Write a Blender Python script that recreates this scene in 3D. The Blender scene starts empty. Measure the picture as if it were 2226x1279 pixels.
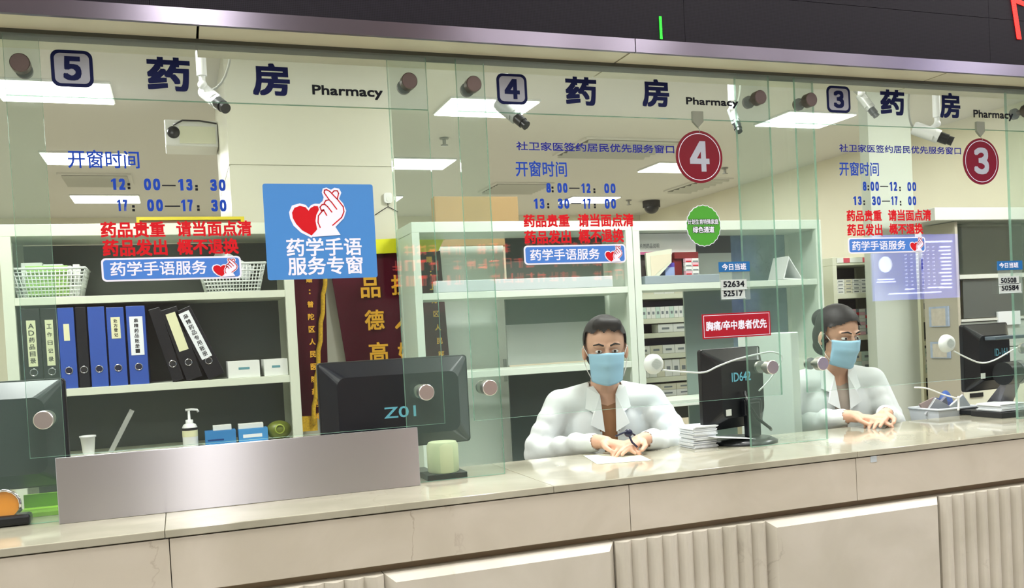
import bpy, math, random
from math import sin, cos, pi, radians, hypot
from mathutils import Vector, Matrix
random.seed(7)
scene = bpy.context.scene
COL = scene.collection

# ------------------------------------------------------------------ camera
YAW, PIT, ROL, FPX, PPX, PPY = radians(20.1446964), radians(-1.51565631), radians(-2.97508623), 2008.858, 1128.54, 779.85
CAM = Vector((0.0, -2.75, 1.55))
_fw = Vector((sin(YAW) * cos(PIT), cos(YAW) * cos(PIT), sin(PIT)))
_r0 = Vector((cos(YAW), -sin(YAW), 0)); _u0 = _r0.cross(_fw)
_r = cos(ROL) * _r0 + sin(ROL) * _u0; _u = -sin(ROL) * _r0 + cos(ROL) * _u0
cd = bpy.data.cameras.new('camera'); cam = bpy.data.objects.new('camera', cd); COL.objects.link(cam)
cam.matrix_world = Matrix(((_r.x, _u.x, -_fw.x, CAM.x), (_r.y, _u.y, -_fw.y, CAM.y), (_r.z, _u.z, -_fw.z, CAM.z), (0, 0, 0, 1)))
cd.sensor_width = 36; cd.lens = FPX / 2226 * 36
cd.shift_x = (1113 - PPX) / 2226; cd.shift_y = (PPY - 639.5) / 2226
cd.clip_start = 0.05; cd.clip_end = 60
scene.camera = cam


def at(px, py, Y=0.0):
    """the place on the upright plane Y that the photograph's pixel shows"""
    d = _r * ((px - PPX) / FPX) - _u * ((py - PPY) / FPX) + _fw
    return CAM + d * ((Y - CAM.y) / d.y)


# ------------------------------------------------------------------ world, lights, exposure
scene.view_settings.view_transform = 'Standard'
scene.view_settings.look = 'None'
scene.view_settings.exposure = 0.0
scene.view_settings.gamma = 1
scene.view_settings.use_curve_mapping = False
w = bpy.data.worlds.new('world'); scene.world = w; w.use_nodes = True
w.node_tree.nodes['Background'].inputs[0].default_value = (.9, .95, 1, 1)
w.node_tree.nodes['Background'].inputs[1].default_value = 0.25
scene.cycles.max_bounces = 8
scene.cycles.transparent_max_bounces = 32
scene.cycles.diffuse_bounces = 4


def area(name, x, y, z, sx, sy, power, col=(1, 1, 1)):
    l = bpy.data.lights.new(name, 'AREA'); l.shape = 'RECTANGLE'; l.size = sx; l.size_y = sy
    l.energy = power; l.color = col
    o = bpy.data.objects.new(name, l); COL.objects.link(o); o.location = (x, y, z)
    return o


CEIL = 3.0
HALL = 4.3
PANELS = [(cx, cy) for cy in (0.30, 2.61, 4.46, 6.36) for cx in (-0.84, 1.62, 4.05)]  # row nearest the glass is added, unseen, to light shelf and cabinet fronts
for i, (x, y) in enumerate(PANELS):
    area('panel_lamp', x + .29, y + .21, CEIL - .035, .55, .40, 37 if y < 1 else 22, (1, .99, .975))
HALLP = [(x, y) for y in (-.9, -2.95, -4.45) for x in (-4.5, -2.2, .16, 2.45, 4.85, 7.2)]
for i, (x, y) in enumerate(HALLP):
    area('hall_lamp', x, y, HALL - .05, .28, 1.15, 62 if y > -1 else 16, (1, .985, .965))


# ------------------------------------------------------------------ materials
def s2l(c):
    c = c / 255.0
    return c / 12.92 if c <= .04045 else ((c + .055) / 1.055) ** 2.4


def rgb(c): return (s2l(c[0]), s2l(c[1]), s2l(c[2]), 1)


MATS = {}


def mat(name, col, rough=.5, metal=0., emit=0., noise=0., scale=8., spec=.5, coat=0., aniso=0., alpha=1.):
    if name in MATS: return MATS[name]
    m = bpy.data.materials.new(name); m.use_nodes = True; nt = m.node_tree
    b = nt.nodes['Principled BSDF']
    b.inputs['Base Color'].default_value = rgb(col); b.inputs['Roughness'].default_value = rough
    b.inputs['Metallic'].default_value = metal; b.inputs['Specular IOR Level'].default_value = spec
    if coat: b.inputs['Coat Weight'].default_value = coat; b.inputs['Coat Roughness'].default_value = .08
    if aniso: b.inputs['Anisotropic'].default_value = aniso
    if alpha < 1: b.inputs['Alpha'].default_value = alpha
    if emit:
        b.inputs['Emission Color'].default_value = rgb(col); b.inputs['Emission Strength'].default_value = emit
    if noise:
        tc = nt.nodes.new('ShaderNodeTexCoord'); n = nt.nodes.new('ShaderNodeTexNoise'); n.inputs['Scale'].default_value = scale
        n.inputs['Detail'].default_value = 5
        mx = nt.nodes.new('ShaderNodeMix'); mx.data_type = 'RGBA'
        mx.inputs['A'].default_value = rgb([max(0, v * (1 - noise)) for v in col]); mx.inputs['B'].default_value = rgb([min(255, v * (1 + noise)) for v in col])
        nt.links.new(tc.outputs['Object'], n.inputs['Vector']); nt.links.new(n.outputs['Fac'], mx.inputs['Factor'])
        nt.links.new(mx.outputs['Result'], b.inputs['Base Color'])
    MATS[name] = m
    return m


def marble(name, base, light, vein, rough, vscale=2.2, veins=.5, gloss=.5):
    m = bpy.data.materials.new(name); m.use_nodes = True; nt = m.node_tree; N = nt.nodes; L = nt.links
    b = N['Principled BSDF']; b.inputs['Roughness'].default_value = rough; b.inputs['Specular IOR Level'].default_value = gloss
    tc = N.new('ShaderNodeTexCoord')
    n1 = N.new('ShaderNodeTexNoise'); n1.inputs['Scale'].default_value = 3.5; n1.inputs['Detail'].default_value = 6; n1.inputs['Distortion'].default_value = .6
    n2 = N.new('ShaderNodeTexNoise'); n2.inputs['Scale'].default_value = vscale; n2.inputs['Detail'].default_value = 8; n2.inputs['Distortion'].default_value = .9
    L.new(tc.outputs['Object'], n1.inputs['Vector']); L.new(tc.outputs['Object'], n2.inputs['Vector'])
    r1 = N.new('ShaderNodeValToRGB'); r1.color_ramp.elements[0].position = .35; r1.color_ramp.elements[0].color = rgb(base)
    r1.color_ramp.elements[1].position = .68; r1.color_ramp.elements[1].color = rgb(light)
    L.new(n1.outputs['Fac'], r1.inputs['Fac'])
    sub = N.new('ShaderNodeMath'); sub.operation = 'SUBTRACT'; sub.inputs[1].default_value = .5
    ab = N.new('ShaderNodeMath'); ab.operation = 'ABSOLUTE'
    L.new(n2.outputs['Fac'], sub.inputs[0]); L.new(sub.outputs[0], ab.inputs[0])
    r2 = N.new('ShaderNodeValToRGB'); r2.color_ramp.elements[0].position = 0; r2.color_ramp.elements[0].color = (veins,) * 3 + (1,)
    r2.color_ramp.elements[1].position = .006; r2.color_ramp.elements[1].color = (0, 0, 0, 1)
    L.new(ab.outputs[0], r2.inputs['Fac'])
    n3 = N.new('ShaderNodeTexNoise'); n3.inputs['Scale'].default_value = 1.3
    L.new(tc.outputs['Object'], n3.inputs['Vector'])
    r3 = N.new('ShaderNodeValToRGB'); r3.color_ramp.elements[0].position = .5; r3.color_ramp.elements[1].position = .62
    L.new(n3.outputs['Fac'], r3.inputs['Fac'])
    mu = N.new('ShaderNodeMath'); mu.operation = 'MULTIPLY'
    L.new(r2.outputs['Color'], mu.inputs[0]); L.new(r3.outputs['Color'], mu.inputs[1])
    mx = N.new('ShaderNodeMix'); mx.data_type = 'RGBA'; mx.inputs['B'].default_value = rgb(vein)
    L.new(mu.outputs[0], mx.inputs['Factor']); L.new(r1.outputs['Color'], mx.inputs['A']); L.new(mx.outputs['Result'], b.inputs['Base Color'])
    return m


def glass(name, tint, haze=0.0, hazecol=(200, 215, 205), rough=0.0):
    """thin sheet glass: light goes straight through, each face reflects by its Fresnel share"""
    m = bpy.data.materials.new(name); m.use_nodes = True; nt = m.node_tree; N = nt.nodes; L = nt.links
    N.remove(N['Principled BSDF']); out = N['Material Output']
    t = N.new('ShaderNodeBsdfTransparent'); t.inputs[0].default_value = (*tint, 1)
    g = N.new('ShaderNodeBsdfGlossy'); g.inputs['Roughness'].default_value = rough
    geo = N.new('ShaderNodeNewGeometry'); mr = N.new('ShaderNodeMapRange')
    mr.inputs['To Min'].default_value = 1.5; mr.inputs['To Max'].default_value = 1 / 1.5
    L.new(geo.outputs['Backfacing'], mr.inputs['Value'])
    fr = N.new('ShaderNodeFresnel'); L.new(mr.outputs[0], fr.inputs['IOR'])
    mx = N.new('ShaderNodeMixShader'); L.new(fr.outputs[0], mx.inputs[0]); L.new(t.outputs[0], mx.inputs[1]); L.new(g.outputs[0], mx.inputs[2])
    last = mx
    if haze:
        d = N.new('ShaderNodeBsdfDiffuse'); d.inputs[0].default_value = rgb(hazecol)
        m2 = N.new('ShaderNodeMixShader'); m2.inputs[0].default_value = haze
        L.new(mx.outputs[0], m2.inputs[1]); L.new(d.outputs[0], m2.inputs[2]); last = m2
    L.new(last.outputs[0], out.inputs[0])
    return m


def brushed(name, col, rough, aniso, rot):
    m = bpy.data.materials.new(name); m.use_nodes = True; nt = m.node_tree; N = nt.nodes; L = nt.links
    b = N['Principled BSDF']; b.inputs['Base Color'].default_value = rgb(col); b.inputs['Metallic'].default_value = 1
    b.inputs['Roughness'].default_value = rough; b.inputs['Anisotropic'].default_value = aniso; b.inputs['Anisotropic Rotation'].default_value = rot
    tg = N.new('ShaderNodeCombineXYZ'); tg.inputs[0].default_value = 0.; tg.inputs[2].default_value = 1.; L.new(tg.outputs[0], b.inputs['Tangent'])
    tc = N.new('ShaderNodeTexCoord'); mp = N.new('ShaderNodeMapping'); mp.inputs['Scale'].default_value = (4, 4, 220)
    n = N.new('ShaderNodeTexNoise'); n.inputs['Scale'].default_value = 2.5; n.inputs['Detail'].default_value = 4
    bp = N.new('ShaderNodeBump'); bp.inputs['Strength'].default_value = .05; bp.inputs['Distance'].default_value = .002
    L.new(tc.outputs['Object'], mp.inputs[0]); L.new(mp.outputs[0], n.inputs['Vector']); L.new(n.outputs['Fac'], bp.inputs['Height']); L.new(bp.outputs[0], b.inputs['Normal'])
    return m


M_WALL = mat('cream_wall', (226, 222, 200), .55, noise=.02, scale=3)
M_PILLAR = mat('cream_panel', (208, 208, 190), .3, noise=.015, scale=2)
M_CEIL = mat('ceiling_paint', (222, 220, 212), .8)
M_FLOOR = mat('floor_tile', (170, 165, 155), .35, noise=.04)
M_MARBLE = marble('beige_marble', (184, 177, 160), (200, 193, 178), (124, 106, 84), .32)
M_MARBLE2 = marble('beige_marble_veined', (186, 181, 166), (202, 197, 184), (110, 98, 80), .38, 3.2, .75)
M_TOP = marble('pale_polished_marble', (152, 149, 131), (176, 173, 155), (140, 130, 110), .07, 2.0, .4, .55)
M_STEEL = brushed('brushed_steel', (196, 194, 200), .33, 1.0, 0)
M_FASCIA = brushed('fascia_steel', (138, 131, 146), .30, .95, 0)
M_SOFFIT = mat('soffit_metal', (214, 208, 180), .4, .15)
M_GPANE = glass('window_glass', (.962, .985, .972))
M_GUP = glass('upper_glass', (.965, .985, .98), .10, (214, 230, 228))
M_GPIER = glass('pier_glass', (.945, .985, .968), .045, (196, 232, 216))
M_GEDGE = glass('glass_edge', (.55, .74, .66), .40, (150, 190, 170))
M_METALW = mat('white_green_enamel', (220, 230, 216), .4)
M_CREAMM = mat('cream_enamel', (222, 225, 202), .4)
M_DGREY = mat('dark_grey_panel', (88, 92, 88), .4)
M_BGREY = mat('blue_grey_panel', (122, 138, 130), .35)
M_LGREY = mat('light_grey_panel', (186, 194, 188), .4)
M_BLACK = mat('black_plastic', (22, 24, 28), .28)
M_BLACK2 = mat('black_matte', (30, 30, 32), .6)
M_NAVYP = mat('navy_plastic', (9, 14, 28), .3)
M_WHITE = mat('white_plastic', (228, 230, 228), .35)
M_PAPER = mat('white_paper', (232, 236, 238), .8)
M_CARD = mat('white_card', (226, 229, 222), .6)
M_CARDB = mat('brown_cardboard', (178, 148, 104), .8, noise=.03)
M_BLUEB = mat('blue_binder', (52, 84, 168), .35)
M_CHROME = mat('chrome', (225, 225, 225), .12, 1.)
M_LAMP = mat('lamp_diffuser', (255, 253, 245), .5, emit=4.5)
M_HLAMP = mat('hall_lamp_diffuser', (255, 250, 245), .5, emit=8)
M_NAVY = mat('navy_vinyl', (12, 22, 72), .6, spec=.2)
M_INK = mat('black_vinyl', (12, 16, 26), .6, spec=.2)
M_BLUEV = mat('blue_vinyl', (20, 62, 164), .6, spec=.2)
M_BLUEV2 = mat('deep_blue_vinyl', (22, 30, 136), .6, spec=.2)
M_REDV = mat('red_vinyl', (196, 16, 28), .6, spec=.2)
M_STK = mat('sky_blue_sticker', (68, 130, 196), .35)
M_STKW = mat('sticker_white', (226, 226, 240), .5)
M_RED = mat('sign_red', (160, 18, 34), .35)
M_DRED = mat('plaque_red', (112, 16, 32), .25, coat=.3)
M_GREENS = mat('sticker_green', (66, 150, 38), .45)
M_TEAL = mat('duty_blue', (22, 98, 158), .4)
M_SILVER = mat('silver_print', (164, 168, 178), .45, .1)
M_SKIN = mat('skin', (222, 176, 150), .5)
M_SKIN2 = mat('skin_light', (218, 172, 146), .5)
M_HAIR = mat('black_hair', (28, 26, 26), .62, noise=.2, scale=60)
M_COAT = mat('white_coat', (224, 230, 229), .8)
M_MASK = mat('face_mask', (158, 202, 226), .8)
M_BROWNS = mat('brown_shirt', (150, 108, 74), .8)
M_BLUEC = mat('blue_chair', (44, 84, 158), .55)
M_LEDR = mat('led_red', (255, 30, 22), .5, emit=2.6)
M_LEDG = mat('led_green', (30, 240, 40), .5, emit=1.8)


# ------------------------------------------------------------------ mesh builder
class MB:
    def __init__(s): s.v = []; s.f = []; s.m = []; s.sm = []; s.k = 0; s.smooth = False; s.T = None

    def add(s, vs, fs):
        n = len(s.v)
        for p in vs:
            p = Vector(p)
            if s.T is not None: p = s.T @ p
            s.v.append(p)
        for f in fs: s.f.append([i + n for i in f]); s.m.append(s.k); s.sm.append(s.smooth)
        return s

    def box(s, x0, x1, y0, y1, z0, z1):
        x0, x1 = min(x0, x1), max(x0, x1); y0, y1 = min(y0, y1), max(y0, y1); z0, z1 = min(z0, z1), max(z0, z1)
        return s.add([(x0, y0, z0), (x1, y0, z0), (x1, y1, z0), (x0, y1, z0), (x0, y0, z1), (x1, y0, z1), (x1, y1, z1), (x0, y1, z1)],
                     [(0, 3, 2, 1), (4, 5, 6, 7), (0, 1, 5, 4), (1, 2, 6, 5), (2, 3, 7, 6), (3, 0, 4, 7)])

    def cyl(s, a, b, r, r2=None, n=20, caps=True):
        a = Vector(a); b = Vector(b); r2 = r if r2 is None else r2
        d = (b - a).normalized(); t = Vector((0, 0, 1)) if abs(d.z) < .9 else Vector((1, 0, 0))
        u = d.cross(t).normalized(); v = d.cross(u)
        vs = [a + (u * cos(2 * pi * i / n) + v * sin(2 * pi * i / n)) * r for i in range(n)] + [b + (u * cos(2 * pi * i / n) + v * sin(2 * pi * i / n)) * r2 for i in range(n)]
        sm = s.smooth; s.smooth = True
        s.add(vs, [(i, i + n, (i + 1) % n + n, (i + 1) % n) for i in range(n)])
        s.smooth = sm
        if caps: s.add(vs, [tuple(range(n)), tuple(range(2 * n - 1, n - 1, -1))])
        return s

    def lathe(s, prof, c, n=24, axis='z', caps=True):
        vs = []; c = Vector(c)
        for r, h in prof:
            for i in range(n):
                a = 2 * pi * i / n
                p = (r * cos(a), r * sin(a), h) if axis == 'z' else (r * cos(a), h, r * sin(a))
                vs.append(c + Vector(p))
        fs = []
        for j in range(len(prof) - 1):
            for i in range(n):
                q = (j * n + i, j * n + (i + 1) % n, (j + 1) * n + (i + 1) % n, (j + 1) * n + i)
                fs.append(q if axis == 'z' else q[::-1])
        sm = s.smooth; s.smooth = True; s.add(vs, fs); s.smooth = sm
        if caps: s.add(vs[:n], [tuple(range(n - 1, -1, -1))]); s.add(vs[-n:], [tuple(range(n))])
        return s

    def tube(s, pts, r, n=8):
        pts = [Vector(p) for p in pts]; rings = []; prev = None
        for i, p in enumerate(pts):
            d = (pts[min(i + 1, len(pts) - 1)] - pts[max(i - 1, 0)]).normalized()
            t = prev if prev is not None else (Vector((0, 0, 1)) if abs(d.z) < .9 else Vector((1, 0, 0)))
            u = (t - d * t.dot(d)).normalized(); prev = u; v = d.cross(u)
            rr = r[i] if isinstance(r, (list, tuple)) else r
            rings += [p + (u * cos(2 * pi * k / n) + v * sin(2 * pi * k / n)) * rr for k in range(n)]
        fs = [(j * n + k, j * n + (k + 1) % n, (j + 1) * n + (k + 1) % n, (j + 1) * n + k) for j in range(len(pts) - 1) for k in range(n)]
        sm = s.smooth; s.smooth = True
        s.add(rings, fs + [tuple(range(n - 1, -1, -1)), tuple(range((len(pts) - 1) * n, len(pts) * n))]); s.smooth = sm
        return s

    def ell(s, c, r, nu=20, nv=12, R=None):
        c = Vector(c); vs = []
        for j in range(1, nv):
            th = pi * j / nv
            for i in range(nu):
                ph = 2 * pi * i / nu
                p = Vector((r[0] * sin(th) * cos(ph), r[1] * sin(th) * sin(ph), r[2] * cos(th)))
                vs.append(c + (R @ p if R else p))
        top = Vector((0, 0, r[2])); vs.append(c + (R @ top if R else top)); vs.append(c - (R @ top if R else top))
        fs = [(j * nu + i, (j + 1) * nu + i, (j + 1) * nu + (i + 1) % nu, j * nu + (i + 1) % nu) for j in range(nv - 2) for i in range(nu)]
        T = len(vs) - 2
        fs += [(T, i, (i + 1) % nu) for i in range(nu)] + [(T + 1, (nv - 2) * nu + (i + 1) % nu, (nv - 2) * nu + i) for i in range(nu)]
        sm = s.smooth; s.smooth = True; s.add(vs, fs); s.smooth = sm
        return s

    def cap(s, a, b, ra, rb, n=14):
        """closed tapered limb with round ends"""
        a = Vector(a); b = Vector(b); d = (b - a)
        L = d.length; d = d / L if L > 1e-6 else Vector((0, 0, 1))
        t = Vector((0, 0, 1)) if abs(d.z) < .9 else Vector((1, 0, 0)); u = d.cross(t).normalized(); v = d.cross(u)
        prof = [(-ra * cos(k * pi / 10), ra * sin(k * pi / 10)) for k in range(1, 6)] + [(L + rb * sin(k * pi / 10), rb * cos(k * pi / 10)) for k in range(0, 5)]
        vs = [a - d * ra]
        for h, r in prof: vs += [a + d * h + (u * cos(2 * pi * i / n) + v * sin(2 * pi * i / n)) * r for i in range(n)]
        vs.append(b + d * rb); m = len(prof)
        fs = [(0, 1 + (i + 1) % n, 1 + i) for i in range(n)]
        fs += [(1 + j * n + i, 1 + j * n + (i + 1) % n, 1 + (j + 1) * n + (i + 1) % n, 1 + (j + 1) * n + i) for j in range(m - 1) for i in range(n)]
        fs += [(len(vs) - 1, 1 + (m - 1) * n + i, 1 + (m - 1) * n + (i + 1) % n) for i in range(n)]
        return s.add(vs, fs)

    def prism(s, poly, y0, y1):
        """outline in X-Z, counter-clockwise seen from the hall, from depth y0 (near) to y1"""
        n = len(poly)
        vs = [(x, y0, z) for x, z in poly] + [(x, y1, z) for x, z in poly]
        return s.add(vs, [tuple(range(n)), tuple(range(2 * n - 1, n - 1, -1))] + [(i, i + n, (i + 1) % n + n, (i + 1) % n) for i in range(n)])

    def hprism(s, poly, z0, z1):
        n = len(poly)
        vs = [(x, y, z0) for x, y in poly] + [(x, y, z1) for x, y in poly]
        return s.add(vs, [tuple(range(n - 1, -1, -1)), tuple(range(n, 2 * n))] + [(i, (i + 1) % n, (i + 1) % n + n, i + n) for i in range(n)])

    def sheet(s, poly, y):
        return s.add([(x, y, z) for x, z in poly], [tuple(range(len(poly)))])

    def ribbon(s, pts, wd, y):
        for i in range(len(pts) - 1):
            a = Vector(pts[i]); b = Vector(pts[i + 1]); d = (b - a)
            if d.length < 1e-9: continue
            n = Vector((-d.y, d.x)).normalized() * wd / 2; e = d.normalized() * wd * .3
            s.sheet([tuple(a - e - n), tuple(b + e - n), tuple(b + e + n), tuple(a - e + n)], y)
        return s

    def build(s, name, mats, parent=None, local=False, bevel=0, origin=None, **props):
        me = bpy.data.meshes.new(name)
        if parent is not None: off = WL(parent)
        elif origin is not None: off = Vector(origin)
        elif local: off = Vector((0, 0, 0))
        else:
            xs = [p.x for p in s.v]; ys = [p.y for p in s.v]; zs = [p.z for p in s.v]
            off = Vector(((min(xs) + max(xs)) / 2, (min(ys) + max(ys)) / 2, min(zs)))
        if local: off = Vector((0, 0, 0))
        me.from_pydata([p - off for p in s.v], [], s.f)
        if not isinstance(mats, (list, tuple)): mats = [mats]
        for m in mats: me.materials.append(m)
        me.polygons.foreach_set('material_index', s.m); me.polygons.foreach_set('use_smooth', s.sm); me.update()
        o = bpy.data.objects.new(name, me); COL.objects.link(o)
        if parent is not None:
            o.parent = parent
            if origin is not None: o.location = origin
        else: o.location = off if not local else (origin or (0, 0, 0))
        if bevel:
            bv = o.modifiers.new('bevel', 'BEVEL'); bv.width = bevel; bv.segments = 2; bv.limit_method = 'ANGLE'; bv.angle_limit = radians(40)
        WLD[o.name] = off if not local else WL(parent) if parent else Vector((0, 0, 0))
        for k, v in props.items(): o[k] = v
        return o


WLD = {}


def WL(o): return WLD.get(o.name, Vector((0, 0, 0)))


def root(name, loc, label, cat, group=None, rot=0.):
    o = bpy.data.objects.new(name, None); COL.objects.link(o); o.location = loc; o.rotation_euler = (0, 0, rot); o.empty_display_size = .05
    WLD[o.name] = Vector(loc)
    o['label'] = label; o['category'] = cat
    if group: o['group'] = group
    return o


def tag(o, label, cat, group=None):
    o['label'] = label; o['category'] = cat
    if group: o['group'] = group
    return o


def struct(o): o['kind'] = 'structure'; return o


# ------------------------------------------------------------------ lettering
_G = {}


def glyphs(text):
    if text in _G: return _G[text]
    cu = bpy.data.curves.new('lettering', 'FONT'); cu.body = text; cu.size = 1; cu.resolution_u = 3
    o = bpy.data.objects.new('lettering', cu); COL.objects.link(o)
    bpy.context.view_layer.update()
    me = bpy.data.meshes.new_from_object(o.evaluated_get(bpy.context.evaluated_depsgraph_get()))
    vs = [(p.co.x, p.co.y) for p in me.vertices]; fs = [tuple(p.vertices) for p in me.polygons]
    bpy.data.objects.remove(o); bpy.data.curves.remove(cu); bpy.data.meshes.remove(me)
    out = []
    for f in fs:
        a = sum(vs[f[i]][0] * vs[f[(i + 1) % len(f)]][1] - vs[f[(i + 1) % len(f)]][0] * vs[f[i]][1] for i in range(len(f)))
        out.append(f if a > 0 else f[::-1])
    x0 = min(v[0] for v in vs); x1 = max(v[0] for v in vs); y0 = min(v[1] for v in vs); y1 = max(v[1] for v in vs)
    _G[text] = ([((x - x0) / (x1 - x0), (y - y0) / (y1 - y0)) for x, y in vs], out)
    return _G[text]


def put_text(mb, text, x0, x1, z0, z1, y, bold=0., flip=False):
    vs, fs = glyphs(text)
    offs = [(0, 0)]
    if bold: offs = [(i * bold, j * bold) for i in (-1, 0, 1) for j in (-1, 0, 1)]
    x0 += bold; x1 -= bold; z0 += bold; z1 -= bold
    for k, (ox, oz) in enumerate(offs):
        mb.add([(x0 + (x1 - x0) * ((1 - u) if flip else u) + ox, y - k * 2e-6, z0 + (z1 - z0) * v + oz) for u, v in vs], fs)


def pix_text(mb, text, px0, py0, px1, py1, y=-.0015, bold=0.):
    a = at(px0, py0, y); b = at(px1, py1, y)
    if text == '—':
        h = .0035; zc = (a.z + b.z) / 2; mb.sheet([(a.x, zc - h / 2), (b.x, zc - h / 2), (b.x, zc + h / 2), (a.x, zc + h / 2)], y)
    elif text == ':' or text == '：':
        r = .0035
        for zz in (a.z, b.z): mb.sheet([(a.x - r, zz - r), (a.x + r, zz - r), (a.x + r, zz + r), (a.x - r, zz + r)], y)
    elif text.isdigit() and len(text) <= 2 and py1 - py0 > 14:
        n = len(text); W_ = b.x - a.x; g = W_ * .13 if n > 1 else 0
        for k, ch in enumerate(text):
            x0 = a.x + k * (W_ + g) / n; x1 = x0 + (W_ - g * (n - 1)) / n
            if ch == '1':
                mb.sheet([(x0 + (x1 - x0) * u, b.z + (a.z - b.z) * v) for u, v in ((.36, 0), (.84, 0), (.84, 1), (.50, 1), (.06, .84), (.06, .66), (.36, .75))], y); continue
            put_text(mb, chr(ord(ch) + 0xFEE0), x0, x1, b.z, a.z, y, bold * 1.25)
    else: put_text(mb, text, a.x, b.x, b.z, a.z, y, bold)


def rrect(x0, x1, z0, z1, r, n=5):
    p = []
    for cx, cz, a0 in ((x1 - r, z0 + r, -pi / 2), (x1 - r, z1 - r, 0), (x0 + r, z1 - r, pi / 2), (x0 + r, z0 + r, pi)):
        for k in range(n + 1): a = a0 + k * pi / 2 / n; p.append((cx + r * cos(a), cz + r * sin(a)))
    return p


def disc(cx, cz, rx, rz=None, n=40):
    rz = rz or rx
    return [(cx + rx * cos(2 * pi * i / n), cz + rz * sin(2 * pi * i / n)) for i in range(n)]


HEART = [(605, 378), (632, 345), (680, 320), (725, 322), (742, 380), (740, 500), (700, 605), (625, 675), (510, 612), (440, 535), (402, 465), (396, 400), (430, 342), (500, 318), (570, 335)]
HEARTB = [(605, 345), (640, 310), (690, 292), (745, 294), (770, 400), (760, 560), (700, 640), (622, 702), (495, 640), (405, 555), (368, 470), (360, 395), (400, 315), (500, 288), (575, 308)]
HANDP = [(640, 692), (995, 672), (935, 575), (1050, 470), (1086, 380), (1052, 290), (1002, 235), (1036, 160), (1010, 110), (950, 100), (905, 125), (850, 98), (800, 110), (785, 160), (805, 215), (790, 260), (742, 300), (735, 370), (700, 430), (685, 500), (700, 600)]
HLINES = [[(740, 580), (716, 520), (725, 440), (765, 395), (800, 368)], [(832, 435), (795, 368)], [(798, 366), (765, 375), (752, 335), (780, 305), (815, 300), (850, 330), (900, 395)],
          [(806, 290), (830, 256), (872, 246), (900, 272), (965, 360)], [(872, 242), (815, 160), (822, 130), (850, 125), (888, 145), (980, 240), (1050, 330), (1056, 390), (1022, 460), (900, 555)],
          [(915, 165), (945, 137), (985, 137), (1000, 168), (978, 236)]]


def hand_icon(parent, x0, x1, z0, z1, y, wd=13):
    """red heart held beside a hand making a finger heart; printed flat"""
    W_, H_ = 1086 - 360, 702 - 98
    f = lambda p: (x0 + (p[0] - 360) / W_ * (x1 - x0), z1 - (p[1] - 98) / H_ * (z1 - z0))
    sc = (x1 - x0) / W_
    h = MB(); h.k = 1; h.sheet([f(p) for p in HEARTB][::-1], y); h.k = 0; h.sheet([f(p) for p in HEART][::-1], y - .0003)
    h.build('heart', [M_REDV, M_STKW], parent)
    g = MB(); g.sheet([f(p) for p in HANDP][::-1][::1], y - .0006); g.k = 1
    for l in HLINES: g.ribbon([f(p) for p in l], wd * sc, y - .0009)
    g.build('hand', [M_STKW, M_REDV], parent)

# ------------------------------------------------------------------ the room
ZC = 1.107; ZG = 2.42; ZB = 1.287; ZS = 2.249
mb = MB(); mb.box(-3, 14, -7, 10, -.05, 0); struct(mb.build('floor', M_FLOOR))
mb = MB(); mb.box(-3, 9.5, .16, 9, CEIL, CEIL + .06); struct(mb.build('ceiling', M_CEIL))
mb = MB(); mb.box(-5, 14, -7, .0, HALL, HALL + .06); struct(mb.build('ceiling_hall', M_CEIL))
mb = MB(); mb.box(-3, 9.5, 7.9, 8.0, 0, CEIL); struct(mb.build('wall_back', M_WALL))
mb = MB(); mb.box(5.66, 5.76, .3, 7.9, 0, CEIL); struct(mb.build('wall_right', M_WALL))
mb = MB(); mb.box(-2.6, -2.5, .16, 7.9, 0, CEIL); struct(mb.build('wall_left', M_WALL))
mb = MB(); mb.box(-5, 14, -6.2, -6.1, 0, HALL); struct(mb.build('wall_hall', mat('hall_wall', (120, 112, 108), .6)))
# bulkhead above the glass
mb = MB(); mb.box(-5, 14, -.07, .16, 2.44, HALL); struct(mb.build('wall_front', M_CEIL))
seams = [-2.35, .098, 1.39, 2.68, 3.95, 6.5]
mb = MB()
for a, b in zip(seams[:-1], seams[1:]): mb.box(a + .0035, b - .0035, -.125, .16, ZG, ZG + .02)
struct(mb.build('trim_1', M_SOFFIT))
mb = MB(); mb.box(-2.35, 6.5, -.12, .155, ZG + .02, ZG + .03); struct(mb.build('trim_2', M_BLACK2))
mb = MB(); mb.box(-4, 1.40, -.139, -.125, 2.418, 2.460); mb.box(1.403, 9, -.139, -.125, 2.418, 2.460); struct(mb.build('trim_3', M_FASCIA))
# dark rubber channel that holds the glass heads
mb = MB(); mb.box(-2.35, 6.5, -.012, .052, ZG - .011, ZG + .001); struct(mb.build('trim_4', mat('channel', (70, 72, 62), .5)))

# LED display above
m = bpy.data.materials.new('led_face'); m.use_nodes = True; nt = m.node_tree; N = nt.nodes; L = nt.links
b = N['Principled BSDF']; b.inputs['Roughness'].default_value = .6; b.inputs['Specular IOR Level'].default_value = .15
tc = N.new('ShaderNodeTexCoord'); mp = N.new('ShaderNodeMapping'); mp.inputs['Scale'].default_value = (210, 1, 210)
sep = N.new('ShaderNodeSeparateXYZ'); L.new(tc.outputs['Object'], mp.inputs[0]); L.new(mp.outputs[0], sep.inputs[0])
sins = []
for ax in ('X', 'Z'):
    q = N.new('ShaderNodeMath'); q.operation = 'SINE'; ml = N.new('ShaderNodeMath'); ml.operation = 'MULTIPLY'; ml.inputs[1].default_value = 2 * pi
    L.new(sep.outputs[ax], ml.inputs[0]); L.new(ml.outputs[0], q.inputs[0]); sins.append(q)
pr = N.new('ShaderNodeMath'); pr.operation = 'MAXIMUM'; L.new(sins[0].outputs[0], pr.inputs[0]); L.new(sins[1].outputs[0], pr.inputs[1])
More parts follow.
